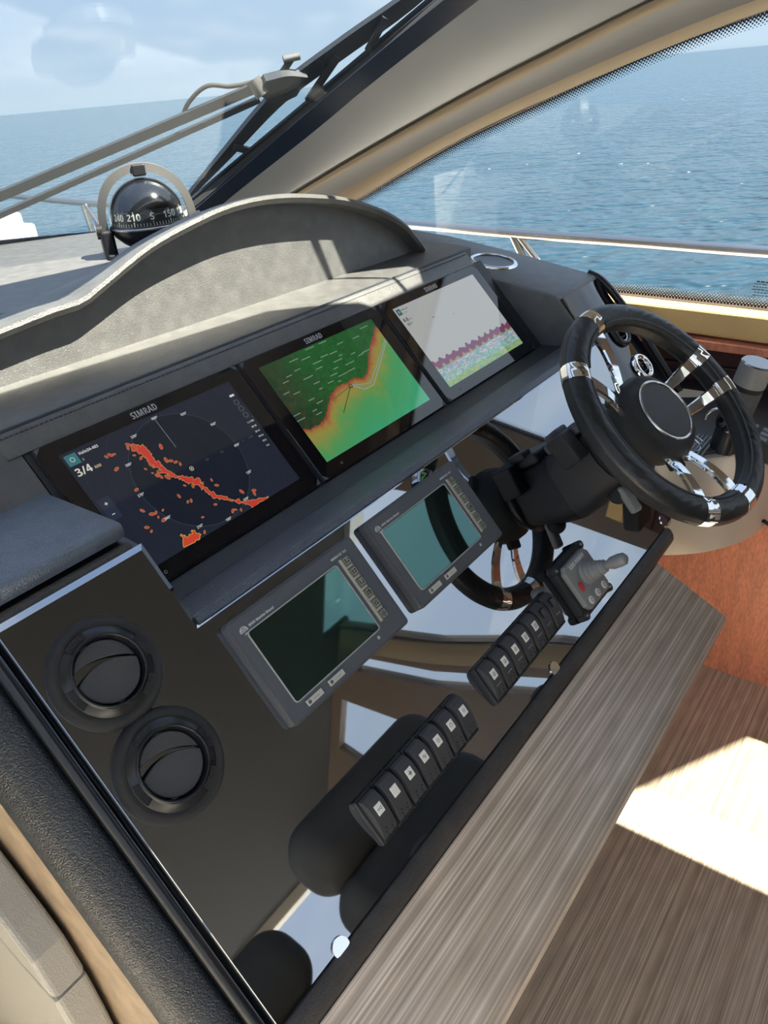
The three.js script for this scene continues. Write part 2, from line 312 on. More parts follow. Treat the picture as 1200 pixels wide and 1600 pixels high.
{ // skylight glass above the dash
  const pts = skylight;
  struct(mesh('window_4', slab(pts, CE + 0.022, CE + 0.028), M.glass));
  struct(mesh('window_5', slab(hatch, CE + 0.022, CE + 0.028), M.glass));
  // windshield pane
  const P = [[-1.9, 1.30], [0.10, 1.30], [0.405, 1.30], [1.03, 1.955], [-1.9, 1.955]].map(([x, y]) => [x, y]);
  const top = P.map(([x, y]) => onW(x, y, 0.006)), bot = P.map(([x, y]) => onW(x, y, 0));
  const g = new THREE.BufferGeometry(), pos = [], tri = [[0, 1, 4], [1, 2, 4], [2, 3, 4]];
  for (const t of tri) for (const i of t) pos.push(...top[i]);
  for (const t of tri) for (const i of [t[0], t[2], t[1]]) pos.push(...bot[i]);
  for (let i = 0; i < 5; i++) { const j = (i + 1) % 5; pos.push(...bot[i], ...bot[j], ...top[j], ...bot[i], ...top[j], ...top[i]); }
  g.setAttribute('position', new THREE.Float32BufferAttribute(pos, 3)); g.computeVertexNormals();
  const ws = struct(mesh('window_6', g, M.glass), 'raked windshield pane behind the compass');
  // black printed margins on the glass
  const L0 = [[0.30, 1.17], [0.429, 1.33], [0.541, 1.471], [0.616, 1.562], [0.700, 1.657], [0.98, 1.955]], L1 = [[0.36, 1.18], [0.483, 1.341], [0.595, 1.466], [0.639, 1.521], [0.762, 1.654], [1.06, 1.955]];
  const fr = (a, b) => band(a.map(p => onW(...p, -0.003)), b.map(p => onW(...p, -0.003)), wn.clone().multiplyScalar(0.002).toArray(), [0, 0, 0], 1);
  mesh('edge_print', fr(L0, L1), M.frit, ws);
  mesh('edge_print', band([[-1.2, 1.325], [0.106, 1.322], [0.284, 1.312], [0.45, 1.302]].map(p => onW(...p, -0.003)), [[-1.2, 1.26], [0.09, 1.285], [0.27, 1.278], [0.45, 1.26]].map(p => onW(...p, -0.003)), wn.clone().multiplyScalar(0.002).toArray(), [0, 0, 0], 1), M.frit, ws);
}
{ // printed dots round the side window
  const w1 = scene.getObjectByName('window_1'), dots = [];
  const walk = (pts, rows, pitch, inward, r0, fall) => {
    const c = new THREE.CatmullRomCurve3(pts.map(([z, y]) => V(0, y, z)), false, 'centripetal'), n = Math.round(c.getLength() / pitch), P = c.getSpacedPoints(n * 2);
    for (let r = 0; r < rows; r++) for (let i = (r % 2); i < P.length - 1; i += 2) {
      const t = P[i + 1].clone().sub(P[Math.max(0, i - 1)]).normalize(), q = V(0, -t.z, t.y).multiplyScalar(inward), o = P[i].clone().addScaledVector(q, 0.002 + r * pitch * 0.52);
      const d = new THREE.CircleGeometry(r0 * (1 - fall * r), 8); d.rotateY(-Math.PI / 2); d.translate(1.0165, o.y, o.z); dots.push(d);
    }
  };
  walk(W1top, 6, 0.0068, 1, 0.0030, 0.13);
  walk([[-0.98, 1.10], [-0.4, 1.085], [0.143, 1.074], [0.453, 1.066], [0.68, 1.062]], 6, 0.0068, -1, 0.0030, 0.13);
  walk([[0.71, 1.62], [0.705, 1.35], [0.70, 1.09]], 6, 0.0068, 1, 0.0030, 0.13);
  const m = mesh('printed_dots', mergeGeometries(dots), M.frit, w1); m.userData.kind = 'stuff';
  // notice printed on the pane
  const t = canvasTex(512, 256, (g, w, h) => { g.clearRect(0, 0, w, h); g.fillStyle = '#1c2630'; for (let r = 0; r < 6; r++) { let x = [40, 20, 10, 0, 30, 20][r]; const y = 14 + r * 40; while (x < [500, 505, 490, 510, 500, 480][r]) { const l = 14 + rnd() * 40; g.fillRect(x, y, l, r ? 13 : 20); x += l + 9; } } });
  const pl = new THREE.PlaneGeometry(0.09, 0.036); pl.rotateY(-Math.PI / 2); pl.rotateX(0.03);
  pl.translate(1.016, 1.103, 0.455);
  mesh('printed_notice', pl, std({ map: t, transparent: true, alphaTest: 0.5, roughness: 0.6 }), w1);
}
{ // pillar linings between windshield and side window
  const L1 = [[0.42, 1.27, -0.66], [0.483, 1.341, -0.547], [0.595, 1.466, -0.361], [0.68, 1.565, -0.215], [0.762, 1.654, -0.081], [0.88, 1.785, 0.115], [0.99, 1.90, 0.30]];
  const L2 = [[0.9, 1.274, -0.808], [0.9, 1.323, -0.682], [0.9, 1.392, -0.503], [0.9, 1.508, -0.183], [0.9, 1.568, 0.0], [0.9, 1.623, 0.174], [0.93, 1.70, 0.42]];
  const L3 = [[0.915, 1.257, -0.825], [0.915, 1.307, -0.698], [0.915, 1.378, -0.516], [0.915, 1.497, -0.193], [0.915, 1.558, -0.007], [0.915, 1.619, 0.181], [0.93, 1.69, 0.42]];
  const L3b = L3.map(([x, y, z]) => [x - 0.012, y, z]);
  const L4 = [[0.92, 1.249, -0.832], [0.92, 1.295, -0.705], [0.92, 1.363, -0.522], [0.92, 1.479, -0.196], [0.92, 1.541, -0.009], [0.92, 1.62, 0.242], [0.93, 1.67, 0.45]];
  const L5 = [[0.965, 1.189, -0.887], [0.965, 1.24, -0.754], [0.965, 1.314, -0.564], [0.965, 1.44, -0.224], [0.965, 1.503, -0.029], [0.965, 1.608, 0.355], [0.965, 1.64, 0.56]];
  const L6 = [[0.995, 1.142, -0.925], [0.995, 1.195, -0.788], [0.995, 1.271, -0.593], [0.995, 1.398, -0.287], [0.995, 1.479, -0.043], [0.995, 1.593, 0.371], [0.995, 1.622, 0.58]];
  const o = [0.03, 0.02, -0.03];
  struct(mesh('trim_2', band(L1, L2, [0.04, 0.03, -0.05], [-0.02, -0.012, 0.02], 8), M.lining), 'grey lining of the windshield pillar');
  struct(mesh('trim_3', band(L2, L3, [0.03, 0.02, -0.02], [0.012, 0, 0], 2), M.liningDark));
  struct(mesh('trim_4', band(L3b, L4, [0.03, 0.02, -0.01], [-0.004, 0, 0], 4), M.tan));
  struct(mesh('trim_5', band(L4, L5, [0.03, 0.02, -0.01], [0.006, 0.004, 0], 3), M.liningDark));
  struct(mesh('trim_6', band(L5, L6, [0.03, 0.03, 0], [-0.004, 0, 0], 3), M.tan), 'tan fabric edge along the top of the side window');
  struct(mesh('trim_10', band([[0.985, 0.93, 1.245], [0.985, 1.1, 1.325], [0.985, 1.5, 1.585], [0.985, 1.93, 1.80]], [[0.985, 0.93, 1.345], [0.985, 1.1, 1.425], [0.985, 1.5, 1.68], [0.985, 1.93, 1.89]], [0.014, 0, 0], [-0.006, 0, 0], 3), M.tan));
  // header over side window out to the aft
  struct(mesh('trim_7', prism([[0.5, 1.70], [0.5, 1.66], [0.56, 1.645], [0.83, 1.66], [0.83, 1.72]], 0.93, 0.998), M.tan));
}
{ // sill, wood rail and panels under the side window
  struct(mesh('trim_8', uvm(prism([[-0.9, 1.10], [0.143, 1.074], [0.453, 1.066], [0.80, 1.058], [0.80, 1.012], [0.46, 1.013], [0.2, 1.022], [-0.9, 1.05]], 0.945, 1.0, 0.006, 3)), M.tanWeave), 'tan woven sill pad under the side window');
  struct(mesh('trim_9', uvm(prism([[-0.3, 1.024], [0.25, 1.016], [0.462, 1.009], [0.80, 1.0], [0.80, 0.982], [0.463, 0.99], [-0.3, 1.004]], 0.93, 1.0, 0.003)), M.cherry), 'orange cherry wood rail below the sill');
  const upper = struct(mesh('wall_panel', uvm(prism([[-0.3, 1.0], [0.80, 0.984], [0.80, 0.72], [-0.3, 0.72]], 0.975, 1.0)), M.maho), 'dark mahogany panelling beside the throttle');
  mesh('panel', uvm(prism([[-0.3, 0.995], [0.80, 0.98], [0.80, 0.946], [-0.3, 0.953]], 0.968, 0.976, 0.002)), M.maho, upper);
  mesh('panel', uvm(prism([[-0.3, 0.950], [0.80, 0.943], [0.80, 0.74], [-0.3, 0.74]], 0.968, 0.976, 0.002)), M.maho, upper);
  struct(mesh('wall_panel', uvm(prism([[-0.3, 0.72], [0.95, 0.72], [0.95, FL], [-0.3, FL]], 0.972, 1.0)), M.cherry), 'reddish cherry wood panel rising from the floor');
}

// ---------------------------------------------------------------- helm console
const ca = Math.cos(0.84248), sa = Math.sin(0.84248);               // screen plane 48.27 degrees
const SF = (x, s, h = 0) => [x, 1.2 - sa * s + ca * h, ca * s + sa * h];
const cb = 0.6385, sb = 0.7696, P0 = [1.0672, 0.2506];              // panel plane 50.3 degrees
const PF = (x, s, h = 0) => [x, P0[0] - sb * s + cb * h, P0[1] + cb * s + sb * h];
const RS = -(Math.PI / 2 - 0.84248), RP = -(Math.PI / 2 - Math.asin(sb));
const con = thing('helm_console', 'dark leather helm console with glossy black instrument panel', 'console', [0, FL, 0.1]);
{
  // glossy panel, bevelled all round
  const s = new THREE.Shape([[-0.515, 0.118], [-0.347, 0.118], [-0.347, 0.0225], [0.63, 0.0225], [0.63, -0.10], [0.50, -0.316], [-0.515, -0.316]].map(p => new THREE.Vector2(...p)));
  const g = new THREE.ExtrudeGeometry(s, { depth: 0.006, bevelEnabled: true, bevelSize: 0.007, bevelThickness: 0.006, bevelOffset: -0.007, bevelSegments: 1 });
  g.translate(0, 0, -0.012); g.rotateX(RP); g.translate(0, P0[0], P0[1]);
  wpart('fascia_panel', crease(g, 0.3), M.gloss, con).userData.label = 'mirror-glossy black fascia panel';
  // body below and behind
  wpart('body', uvm(prism([[0.10, 1.03], [0.225, 1.068], PFz(-0.02, -0.013), PFz(0.33, -0.013), [0.44, 0.72], [0.34, 0.60], [0.25, FL], [-0.2, FL], [-0.2, 1.03]], -0.512, 0.385)), M.blackPlastic, con);
  wpart('body', uvm(prism([[0.10, 1.03], [0.225, 1.068], PFz(-0.02, -0.013), PFz(0.19, -0.013), [0.02, 0.92], [-0.2, 1.03]], 0.385, 0.62)), M.blackPlastic, con);
  // left edge: bead, navy roll, brown side
  const rowB = []; for (let i = 0; i <= 20; i++) { const q = -0.118 + i * 0.0235, ring = []; for (let k = 0; k < 12; k++) { const a = k / 12 * Math.PI * 2; ring.push(PF(-0.5215 + 0.0065 * Math.cos(a), q, -0.003 + 0.008 * Math.sin(a))); } rowB.push(ring); }
  wpart('edge_bead', loft(rowB, true), M.blackSatin, con);
  const rowN = []; for (let i = 0; i <= 24; i++) { const q = -0.20 + i * 0.024, r = []; for (const [x, h] of [[-0.526, -0.004], [-0.535, -0.001], [-0.548, -0.004], [-0.560, -0.012], [-0.568, -0.026], [-0.57, -0.05], [-0.555, -0.06], [-0.526, -0.05]]) r.push(PF(x, q, h)); rowN.push(r); }
  wpart('edge_roll', loft(rowN, true), M.navyDeep, con).userData.label = 'navy leather roll along the panel edge';
  wpart('side_panel', uvm(prism([PFz(-0.2, -0.03), PFz(0.37, -0.03), [0.46, 0.6], [0.36, FL], [-0.2, FL], [-0.2, 1.1]], -0.567, -0.516)), M.brownSide, con).userData.label = 'brown leather side panel';
  // trim roll under the panel
  const rowT = []; for (const x of [-0.53, -0.2, 0.1, 0.3, 0.42, 0.465]) { const r = []; for (const [q, h] of [[0.312, -0.01], [0.312, 0.001], [0.314, 0.0045], [0.319, 0.006], [0.328, 0.0045], [0.336, 0.0], [0.341, -0.008], [0.343, -0.02], [0.33, -0.03], [0.312, -0.02]]) r.push(PF(x, q, h)); rowT.push(r); }
  wpart('lower_trim', crease(loft(rowT, true), 0.8), M.trimLeather, con).userData.label = 'black leather roll under the panel';
  for (const [x, q] of [[-0.423, 0.309], [0.035, 0.308], [0.47, 0.30]]) {
    const sc = mesh('screw_cap', crease(lathe([[0.0001, 0.0014], [0.007, 0.0012], [0.0098, 0.0004], [0.0105, -0.002]], 32)), M.chrome, con);
    const p = PF(x, q, 0.0015); sc.position.set(p[0], p[1] - con.position.y, p[2] - con.position.z); sc.rotation.x = RP;
  }
  // ledge under the screens: dark groove strip and leather strip
  wpart('screen_ledge', uvm(prism([SFz(0.184, -0.004), SFz(0.187, 0.002), [0.166, 1.0635], [0.168, 1.06], [0.168, 1.03], [0.10, 1.03]], -0.348, 0.64)), M.blackPlastic, con);
  wpart('ledge_roll', crease(uvm(prism([[0.169, 1.03], [0.169, 1.064], [0.172, 1.069], [0.18, 1.073], [0.226, 1.0855], [0.232, 1.0855], [0.238, 1.081], [0.238, 1.07], [0.22, 1.03]], -0.348, 0.64)), 0.8), M.navy, con).userData.label = 'navy leather strip between screens and panel';
  // screen backing and stitched strip
  wpart('screen_surround', uvm(prism([SFz(-0.022, -0.002), SFz(0.19, -0.002), SFz(0.19, -0.03), SFz(-0.022, -0.03)], -0.348, 0.645)), M.blackPlastic, con);
  const strip = wpart('stitched_strip', crease(uvm(prism([SFz(-0.0185, 0.001), SFz(-0.046, 0.002), SFz(-0.050, 0.001), SFz(-0.053, -0.004), SFz(-0.055, -0.02), SFz(-0.02, -0.02)], -0.368, 0.615, 0.004)), 0.9), M.leather, con);
  const st = []; for (let x = -0.36; x < 0.61; x += 0.0062) { const b = new THREE.BoxGeometry(0.0042, 0.0011, 0.0011); const p = SF(x, -0.0425, 0.0022); b.rotateX(RS); b.translate(...p); st.push(b); }
  const seam = wpart('stitching', mergeGeometries(st), M.stitch, con); seam.userData.kind = 'stuff';
  wpart('piping', tube([SF(-0.365, -0.0515, 0), SF(0.1, -0.0515, 0), SF(0.612, -0.0515, 0)], 0.0022, 40, 8), M.navy, con);
  // dash top and hood
  const zb = (x) => -0.163 + (x + 0.25) * 0.06;
  const xs = [-1.2, -0.62, -0.37, -0.2, 0, 0.2, 0.4, 0.6, 0.645];
  wpart('dash_top', crease(loft(xs.map(x => { const e = SF(x, -0.053, -0.003), z1 = zb(x); return [[x, e[1], e[2]], [x, 1.2395, e[2] - 0.012], [x, 1.2425, z1 + 0.03], [x, 1.2445, z1 - 0.03], [x, 1.2, z1 - 0.03], [x, 1.2, e[2]]]; }), true), 0.6), M.leather, con);
  const lip = [[-1.2, 1.30], [-0.6, 1.306], [-0.35, 1.311], [-0.265, 1.318], [-0.193, 1.325], [-0.154, 1.327], [-0.119, 1.340], [-0.037, 1.372], [0.04, 1.390], [0.104, 1.400], [0.163, 1.402], [0.229, 1.397], [0.313, 1.383], [0.358, 1.373], [0.455, 1.338], [0.512, 1.306], [0.548, 1.274], [0.566, 1.253]];
  const lc = new THREE.CatmullRomCurve3(lip.map(([x, y]) => V(x, y, 0)), false, 'centripetal').getSpacedPoints(110);
  const face = [], cap = [];
  for (const v of lc) {
    const x = v.x, y = v.y, z = zb(x), end = Math.min(1, Math.max(0, (0.575 - x) / 0.14)), k = Math.max(0, y - 1.25);
    const yu = y - 0.016, zt = z - 0.004 - 0.14 * (yu - 1.244), d = 0.19 * Math.sqrt(end) + 0.02;
    face.push([[x, 1.238, z], [x, 1.244 + (yu - 1.244) * 0.5, z + (zt - z) * 0.5], [x, yu + 0.004, zt], [x, yu + 0.004, zt - 0.02], [x, 1.238, z - 0.03]]);
    const yd = Math.min(y - 0.02, 1.308);
    cap.push([[x, yu, zt - 0.01], [x, yu + 0.001, z + 0.010], [x, yu + 0.003, z + 0.019], [x, y - 0.006, z + 0.0225], [x, y - 0.001, z + 0.0205], [x, y, z + 0.014],
      [x, y - 0.003, z - 0.005], [x, y - 0.18 * (y - yd) - 0.002, z - 0.035], [x, yd + 0.45 * (y - yd), z - 0.02 - d * 0.30], [x, yd + 0.14 * (y - yd), z - 0.02 - d * 0.55], [x, yd, z - 0.02 - d], [x, yd - 0.05, z - 0.02 - d], [x, yd - 0.05, zt - 0.012]]);
  }
  wpart('hood_face', crease(loft(face, true), 0.5), M.leather, con).userData.label = 'upright leather face of the instrument hood';
  wpart('hood', crease(loft(cap, true), 0.75), M.leather, con).userData.label = 'arched leather hood over the dash';
  // forward deck of the dash up to the glass
  wpart('forward_deck', uvm(slab([[-1.88, -1.9], [-1.2, wz(-1.2, 1.312) + 0.012], [0.10, wz(0.1, 1.312) + 0.012], [0.42, wz(0.42, 1.312) + 0.012], [0.44, -0.45], [0.40, -0.25], [0.2, -0.2], [-1.2, -0.3], [-1.88, -0.4]], 1.25, 1.314)), M.leather, con);
  wpart('dash_side', uvm(slab([[-1.88, -0.3], [-0.36, -0.25], [-0.36, -0.06], [-0.9, -0.04], [-1.88, -0.05]], 1.02, 1.228)), M.leather, con);
  // port box top: cushion, channel, roll
  wpart('cushion_top', crease(uvm(prism([[-0.13, 1.160], [-0.13, 1.1765], [0.0, 1.1765], [0.148, 1.1765], [0.153, 1.174], [0.155, 1.168], [0.154, 1.160]], -0.56, -0.351, 0.004, 3)), 0.8), M.padSkyTint, con).userData.label = 'padded navy leather top left of the screens, sky sheen put into its blue';
  wpart('box_roll', crease(uvm(prism([[0.135, 1.13], [0.152, 1.151], [0.158, 1.1565], [0.165, 1.1555], [0.169, 1.150], [0.17, 1.13]], -0.56, -0.3535, 0.003, 3)), 0.9), M.trimLeather, con);
  wpart('box_side', uvm(prism([[-0.13, 1.155], [0.14, 1.155], [0.172, 1.152], PFz(-0.02, -0.014), [0.10, 1.03], [-0.13, 1.03]], -0.51, -0.3485)), M.blackSatin, con);
  wpart('left_cheek', uvm(prism([SFz(-0.050, -0.001), SFz(0.09, -0.001), [0.0, 1.05], [-0.15, 1.05], [-0.15, 1.236]], -0.60, -0.350)), M.leather, con);
  wpart('bulkhead', uvm(prism([[-0.22, FL], [-0.22, 1.205], [-0.19, 1.205], [-0.19, FL]], -1.88, 0.64)), M.blackPlastic, con);
  // starboard pod
  wpart('pod', crease(uvm(prism([[-0.30, 1.232], [-0.2, 1.222], [-0.05, 1.197], [0.02, 1.1835], [0.140, 1.1605], [0.149, 1.1575], [0.154, 1.151], [0.33, 0.939], [0.33, 0.916], [-0.3, 0.916]], 0.64, 0.825, 0.006, 3)), 0.5), M.leather, con).userData.label = 'leather pod beside the right-hand screen';
  wpart('pod_face', crease(uvm(prism([[0.157, 1.1525], [0.333, 0.9415], [0.329, 0.938], [0.153, 1.149]], 0.648, 0.818, 0.0015)), 0.5), M.bezel, con);
  wpart('pod_edge', tube([[0.825, 1.160, 0.132], [0.829, 1.148, 0.158], [0.834, 1.10, 0.205], [0.838, 1.02, 0.27], [0.836, 0.93, 0.34]], 0.008, 30, 10), M.blackSatin, con);
}
function PFz(s, h) { const p = PF(0, s, h); return [p[2], p[1]]; }
function SFz(s, h) { const p = SF(0, s, h); return [p[2], p[1]]; }

{ // sloping veneer board under the panel
  const b = mesh('veneer_board', crease(uvm(prism([[0.462, 0.802], [0.466, 0.806], [0.573, 0.7465], [0.583, 0.740], [0.585, 0.733], [0.581, 0.727], [0.45, 0.76]], -0.60, 0.386, 0.003, 3)), 0.9), M.veneer);
  tag(b, 'sloping striped veneer board along the front of the console', 'board');
}
{ // cream covering at the port end of the console
  const g = thing('side_cover', 'cream upholstered cover at the lower left beside the console', 'cover', [-0.60, FL, 0.1]);
  wpart('cover_panel', uvm(prism([[-0.2, 1.0], [0.10, 0.985], [0.171, 0.924], [0.21, 0.888], [0.235, 0.86], [0.249, 0.815], [0.2, 0.822], [0.1, 0.86], [-0.2, 0.90]], -0.607, -0.572, 0.006, 3)), M.cream, g);
  wpart('cover_panel', uvm(prism([[0.250, 0.812], [0.258, 0.76], [0.262, 0.70], [0.262, FL + 0.01], [-0.2, FL + 0.01], [-0.2, 0.897], [0.1, 0.857], [0.2, 0.819]], -0.607, -0.572, 0.006, 3)), M.cream, g);
}

// ---------------------------------------------------------------- chartplotters
function bitmapText(g, s, x, y, px, color, font = 'bold', align = 'left') { g.fillStyle = color; g.font = `${font} ${px}px sans-serif`; g.textAlign = align; g.textBaseline = 'middle'; g.fillText(s, x, y); }
const pairs = (a) => { const o = []; for (let i = 0; i < a.length; i += 2) o.push([a[i], a[i + 1]]); return o; };
function blob(g, pts, jag = 0) { g.beginPath(); pts.forEach(([x, y], i) => { if (i && jag) { const [px, py] = pts[i - 1], n = 7; for (let k = 1; k < n; k++) g.lineTo(px + (x - px) * k / n + (rnd() - 0.5) * jag, py + (y - py) * k / n + (rnd() - 0.5) * jag); } i ? g.lineTo(x, y) : g.moveTo(x, y); }); g.closePath(); }
const radarTex = canvasTex(1000, 625, (g, w, h) => {
  g.fillStyle = '#232938'; g.fillRect(0, 0, w, h);
  g.fillStyle = '#1a202e'; g.beginPath(); g.arc(506, 316, 296, 0, 7); g.fill();
  g.strokeStyle = '#5f6878'; g.lineWidth = 1.6;
  for (const r of [99, 197, 296]) { g.globalAlpha = r === 296 ? 0.9 : 0.25; g.beginPath(); g.arc(506, 316, r, 0, 7); g.stroke(); }
  g.globalAlpha = 0.25; for (const r of [395, 494]) { g.beginPath(); g.arc(506, 316, r, 0, 7); g.stroke(); } g.globalAlpha = 1;
  g.strokeStyle = '#c9cdd2'; g.lineWidth = 2; g.beginPath(); g.moveTo(503, 22); g.lineTo(506, 190); g.stroke();
  const coast = pairs([316, 91, 350, 103, 374, 126, 375, 159, 374, 196, 389, 251, 412, 307, 458, 337, 508, 385, 502, 420, 528, 479, 584, 538, 640, 575, 705, 602, 770, 617, 761, 624, 661, 624, 618, 576, 558, 529, 515, 495, 491, 448, 486, 404, 438, 364, 402, 320, 371, 275, 346, 233, 336, 188, 336, 148, 304, 118]);
  blob(g, coast, 16); g.fillStyle = '#d8413a'; g.fill(); g.strokeStyle = '#d9a05a'; g.lineWidth = 3; g.stroke();
  blob(g, pairs([227, 618, 256, 560, 270, 586, 316, 572, 334, 607, 318, 622, 273, 622]), 14); g.fillStyle = '#e04e36'; g.fill(); g.strokeStyle = '#f0b84e'; g.stroke();
  for (const [x, y] of pairs([182, 92, 203, 92, 221, 96, 187, 162, 331, 105, 307, 83, 441, 157, 420, 225, 438, 238, 456, 254, 470, 272, 305, 220, 322, 251, 331, 270, 206, 286, 338, 270, 346, 284, 168, 382, 196, 416, 216, 419, 213, 442, 228, 465, 137, 457, 144, 482, 362, 403, 400, 449, 397, 543, 558, 410, 564, 444, 659, 531, 722, 556, 713, 571, 382, 446, 494, 521, 567, 591, 593, 606, 358, 607, 252, 424, 551, 590, 340, 215, 350, 262, 372, 300, 420, 372, 455, 392, 300, 140, 320, 165, 296, 96])) {
    g.save(); g.translate(x, y); g.rotate(rnd() * 3); const r = 4 + rnd() * 6; g.beginPath(); g.ellipse(0, 0, r * 1.5, r * 0.8, 0, 0, 7); g.fillStyle = '#c8523c'; g.fill(); g.strokeStyle = '#d79a5e'; g.lineWidth = 2; g.stroke(); g.restore();
  }
  ['000', '030', '060', '090', '120', '150', '180', '210', '240', '270', '300', '330'].forEach((t, i) => { const a = i * Math.PI / 6; bitmapText(g, t + '°', 506 + 297 * Math.sin(a), 316 - 297 * Math.cos(a), 17, '#e8e8e4', 'bold', 'center'); });
  g.strokeStyle = '#e8e7c8'; g.lineWidth = 3; g.beginPath(); g.arc(506, 316, 10, 0, 7); g.stroke(); g.fillStyle = '#e8e7c8'; g.beginPath(); g.arc(506, 316, 4, 0, 7); g.fill();
  for (const [t, x] of [['1/4', 606], ['1/2', 704], ['1', 850], ['1 1/4', 900]]) bitmapText(g, t, x, 312, 14, '#8d93a0', 'normal', 'center');
  g.fillStyle = '#3e7f86'; g.fillRect(14, 14, 58, 54); g.strokeStyle = '#dfe8ea'; g.lineWidth = 3; g.beginPath(); g.arc(43, 41, 10, 0, 7); g.stroke();
  bitmapText(g, 'Halo24-483', 82, 28, 19, '#f0efe8'); bitmapText(g, 'S', 82, 58, 15, '#d8d8d0');
  bitmapText(g, '3/4', 18, 104, 52, '#f3efdc'); bitmapText(g, 'NM', 106, 112, 20, '#e7c6a8');
  g.fillStyle = '#2f3749'; g.fillRect(18, 250, 60, 112); bitmapText(g, '+', 48, 280, 34, '#f4f4f0', 'bold', 'center'); bitmapText(g, '–', 48, 332, 34, '#f4f4f0', 'bold', 'center');
  g.fillStyle = '#f0f0ec'; g.fillRect(948, 70, 30, 12); g.strokeStyle = '#6f7683'; g.lineWidth = 3; for (const y of [118, 158, 198]) { g.beginPath(); g.arc(962, y, 14, 0, 7); g.stroke(); }
  ['1.1 NM', '98°M', '26 m', '18 kn', '19.5', '0.4'].forEach((t, i) => bitmapText(g, t, 962, 240 + i * 30, 14, '#e2e2dc', 'bold', 'center'));
});
const chartTex = canvasTex(1000, 625, (g, w, h) => {
  const shore = pairs([1000, 52, 978, 66, 830, 161, 672, 293, 620, 311, 559, 282, 489, 287, 412, 281, 320, 309, 233, 371, 179, 411, 122, 423, 43, 425, 0, 400]);
  const id = g.createImageData(w, h), d = id.data;
  const seg = (x, y) => { let m = 1e9, s = 0; for (let i = 0; i < shore.length - 1; i++) { const [ax, ay] = shore[i], [bx, by] = shore[i + 1], dx = bx - ax, dy = by - ay, t = Math.max(0, Math.min(1, ((x - ax) * dx + (y - ay) * dy) / (dx * dx + dy * dy))), ex = ax + dx * t - x, ey = ay + dy * t - y, q = ex * ex + ey * ey; if (q < m) { m = q; s = dx * (y - ay) - dy * (x - ax); } } return (s < 0 ? 1 : -1) * Math.sqrt(m); };
  const ramp = [[0, 168, 66, 58], [9, 176, 96, 66], [26, 180, 138, 74], [55, 172, 162, 80], [105, 124, 170, 90], [180, 84, 174, 108], [310, 66, 180, 126], [520, 84, 196, 156]];
  for (let y = 0; y < h; y++) for (let x = 0; x < w; x++) {
    const q = (y % 512) * 512 + x % 512, n1 = N24[q], n2 = N64[q], n8 = N8[q]; let s = seg(x + (N128[q] - 0.5) * 12, y + (n2 - 0.5) * 12), c;
    if (s < 0) { const ridge = Math.pow(Math.abs(Math.sin((x * 0.9 + y * 0.5) * 0.022 + 5 * n8 + 2.4 * n1)), 0.5), far = Math.min(1, Math.max(0, (320 - x + y * 0.15) / 330)); c = [34 + 46 * far * (1 - ridge) + 12 * n2, 84 - 22 * far + 16 * ridge * (1 - far) + 14 * n1, 44 - 6 * far + 10 * n2]; }
    else { s += (n8 - 0.5) * 60 * Math.min(1, s / 60) + (n1 - 0.5) * 22 * Math.min(1, s / 40); let i = 0; while (i < ramp.length - 2 && s > ramp[i + 1][0]) i++; const a = ramp[i], b = ramp[i + 1], t = Math.max(0, Math.min(1, (s - a[0]) / (b[0] - a[0]))); const cont = Math.abs(((s / 9) % 1) - 0.5) < 0.06 ? 0.95 : 1; c = [1, 2, 3].map(k => (a[k] + (b[k] - a[k]) * t) * cont); }
    const k = (y * w + x) * 4; d[k] = cl(c[0]); d[k + 1] = cl(c[1]); d[k + 2] = cl(c[2]); d[k + 3] = 255;
  }
  g.putImageData(id, 0, 0);
  g.strokeStyle = 'rgba(190,200,190,0.75)'; g.lineWidth = 5;
  for (const [x, y] of pairs([408, 13, 522, 12, 335, 58, 468, 90, 391, 106, 229, 98, 376, 142, 545, 95, 580, 127, 537, 148, 680, 149, 728, 177, 441, 213, 501, 236, 608, 193, 581, 234, 261, 164, 290, 212, 383, 244, 121, 214, 182, 283, 221, 317, 27, 321, 27, 355, 153, 345, 166, 372, 784, 67, 104, 133, 446, 262, 291, 252, 785, 170, 486, 184, 60, 190, 150, 110, 250, 40, 640, 60, 900, 30])) { const l = 14 + rnd() * 26; g.beginPath(); g.moveTo(x - l, y); g.lineTo(x + l, y); g.stroke(); }
  const line = (p, c, lw) => { g.strokeStyle = c; g.lineWidth = lw; g.beginPath(); p.forEach(([x, y], i) => i ? g.lineTo(x, y) : g.moveTo(x, y)); g.stroke(); };
  line(pairs([1000, 166, 820, 279, 661, 375, 576, 373, 508, 320]), '#a9b9b4', 6); line(pairs([1000, 152, 802, 271, 649, 355, 563, 335, 511, 314]), '#9fb2b0', 6);
  line(pairs([496, 317, 320, 435]), '#20261c', 3.5); line(pairs([496, 317, 318, 340]), '#6a5a3a', 3);
  g.strokeStyle = '#1c1c1c'; g.lineWidth = 4; g.beginPath(); g.arc(496, 317, 12, 0, 7); g.stroke();
});
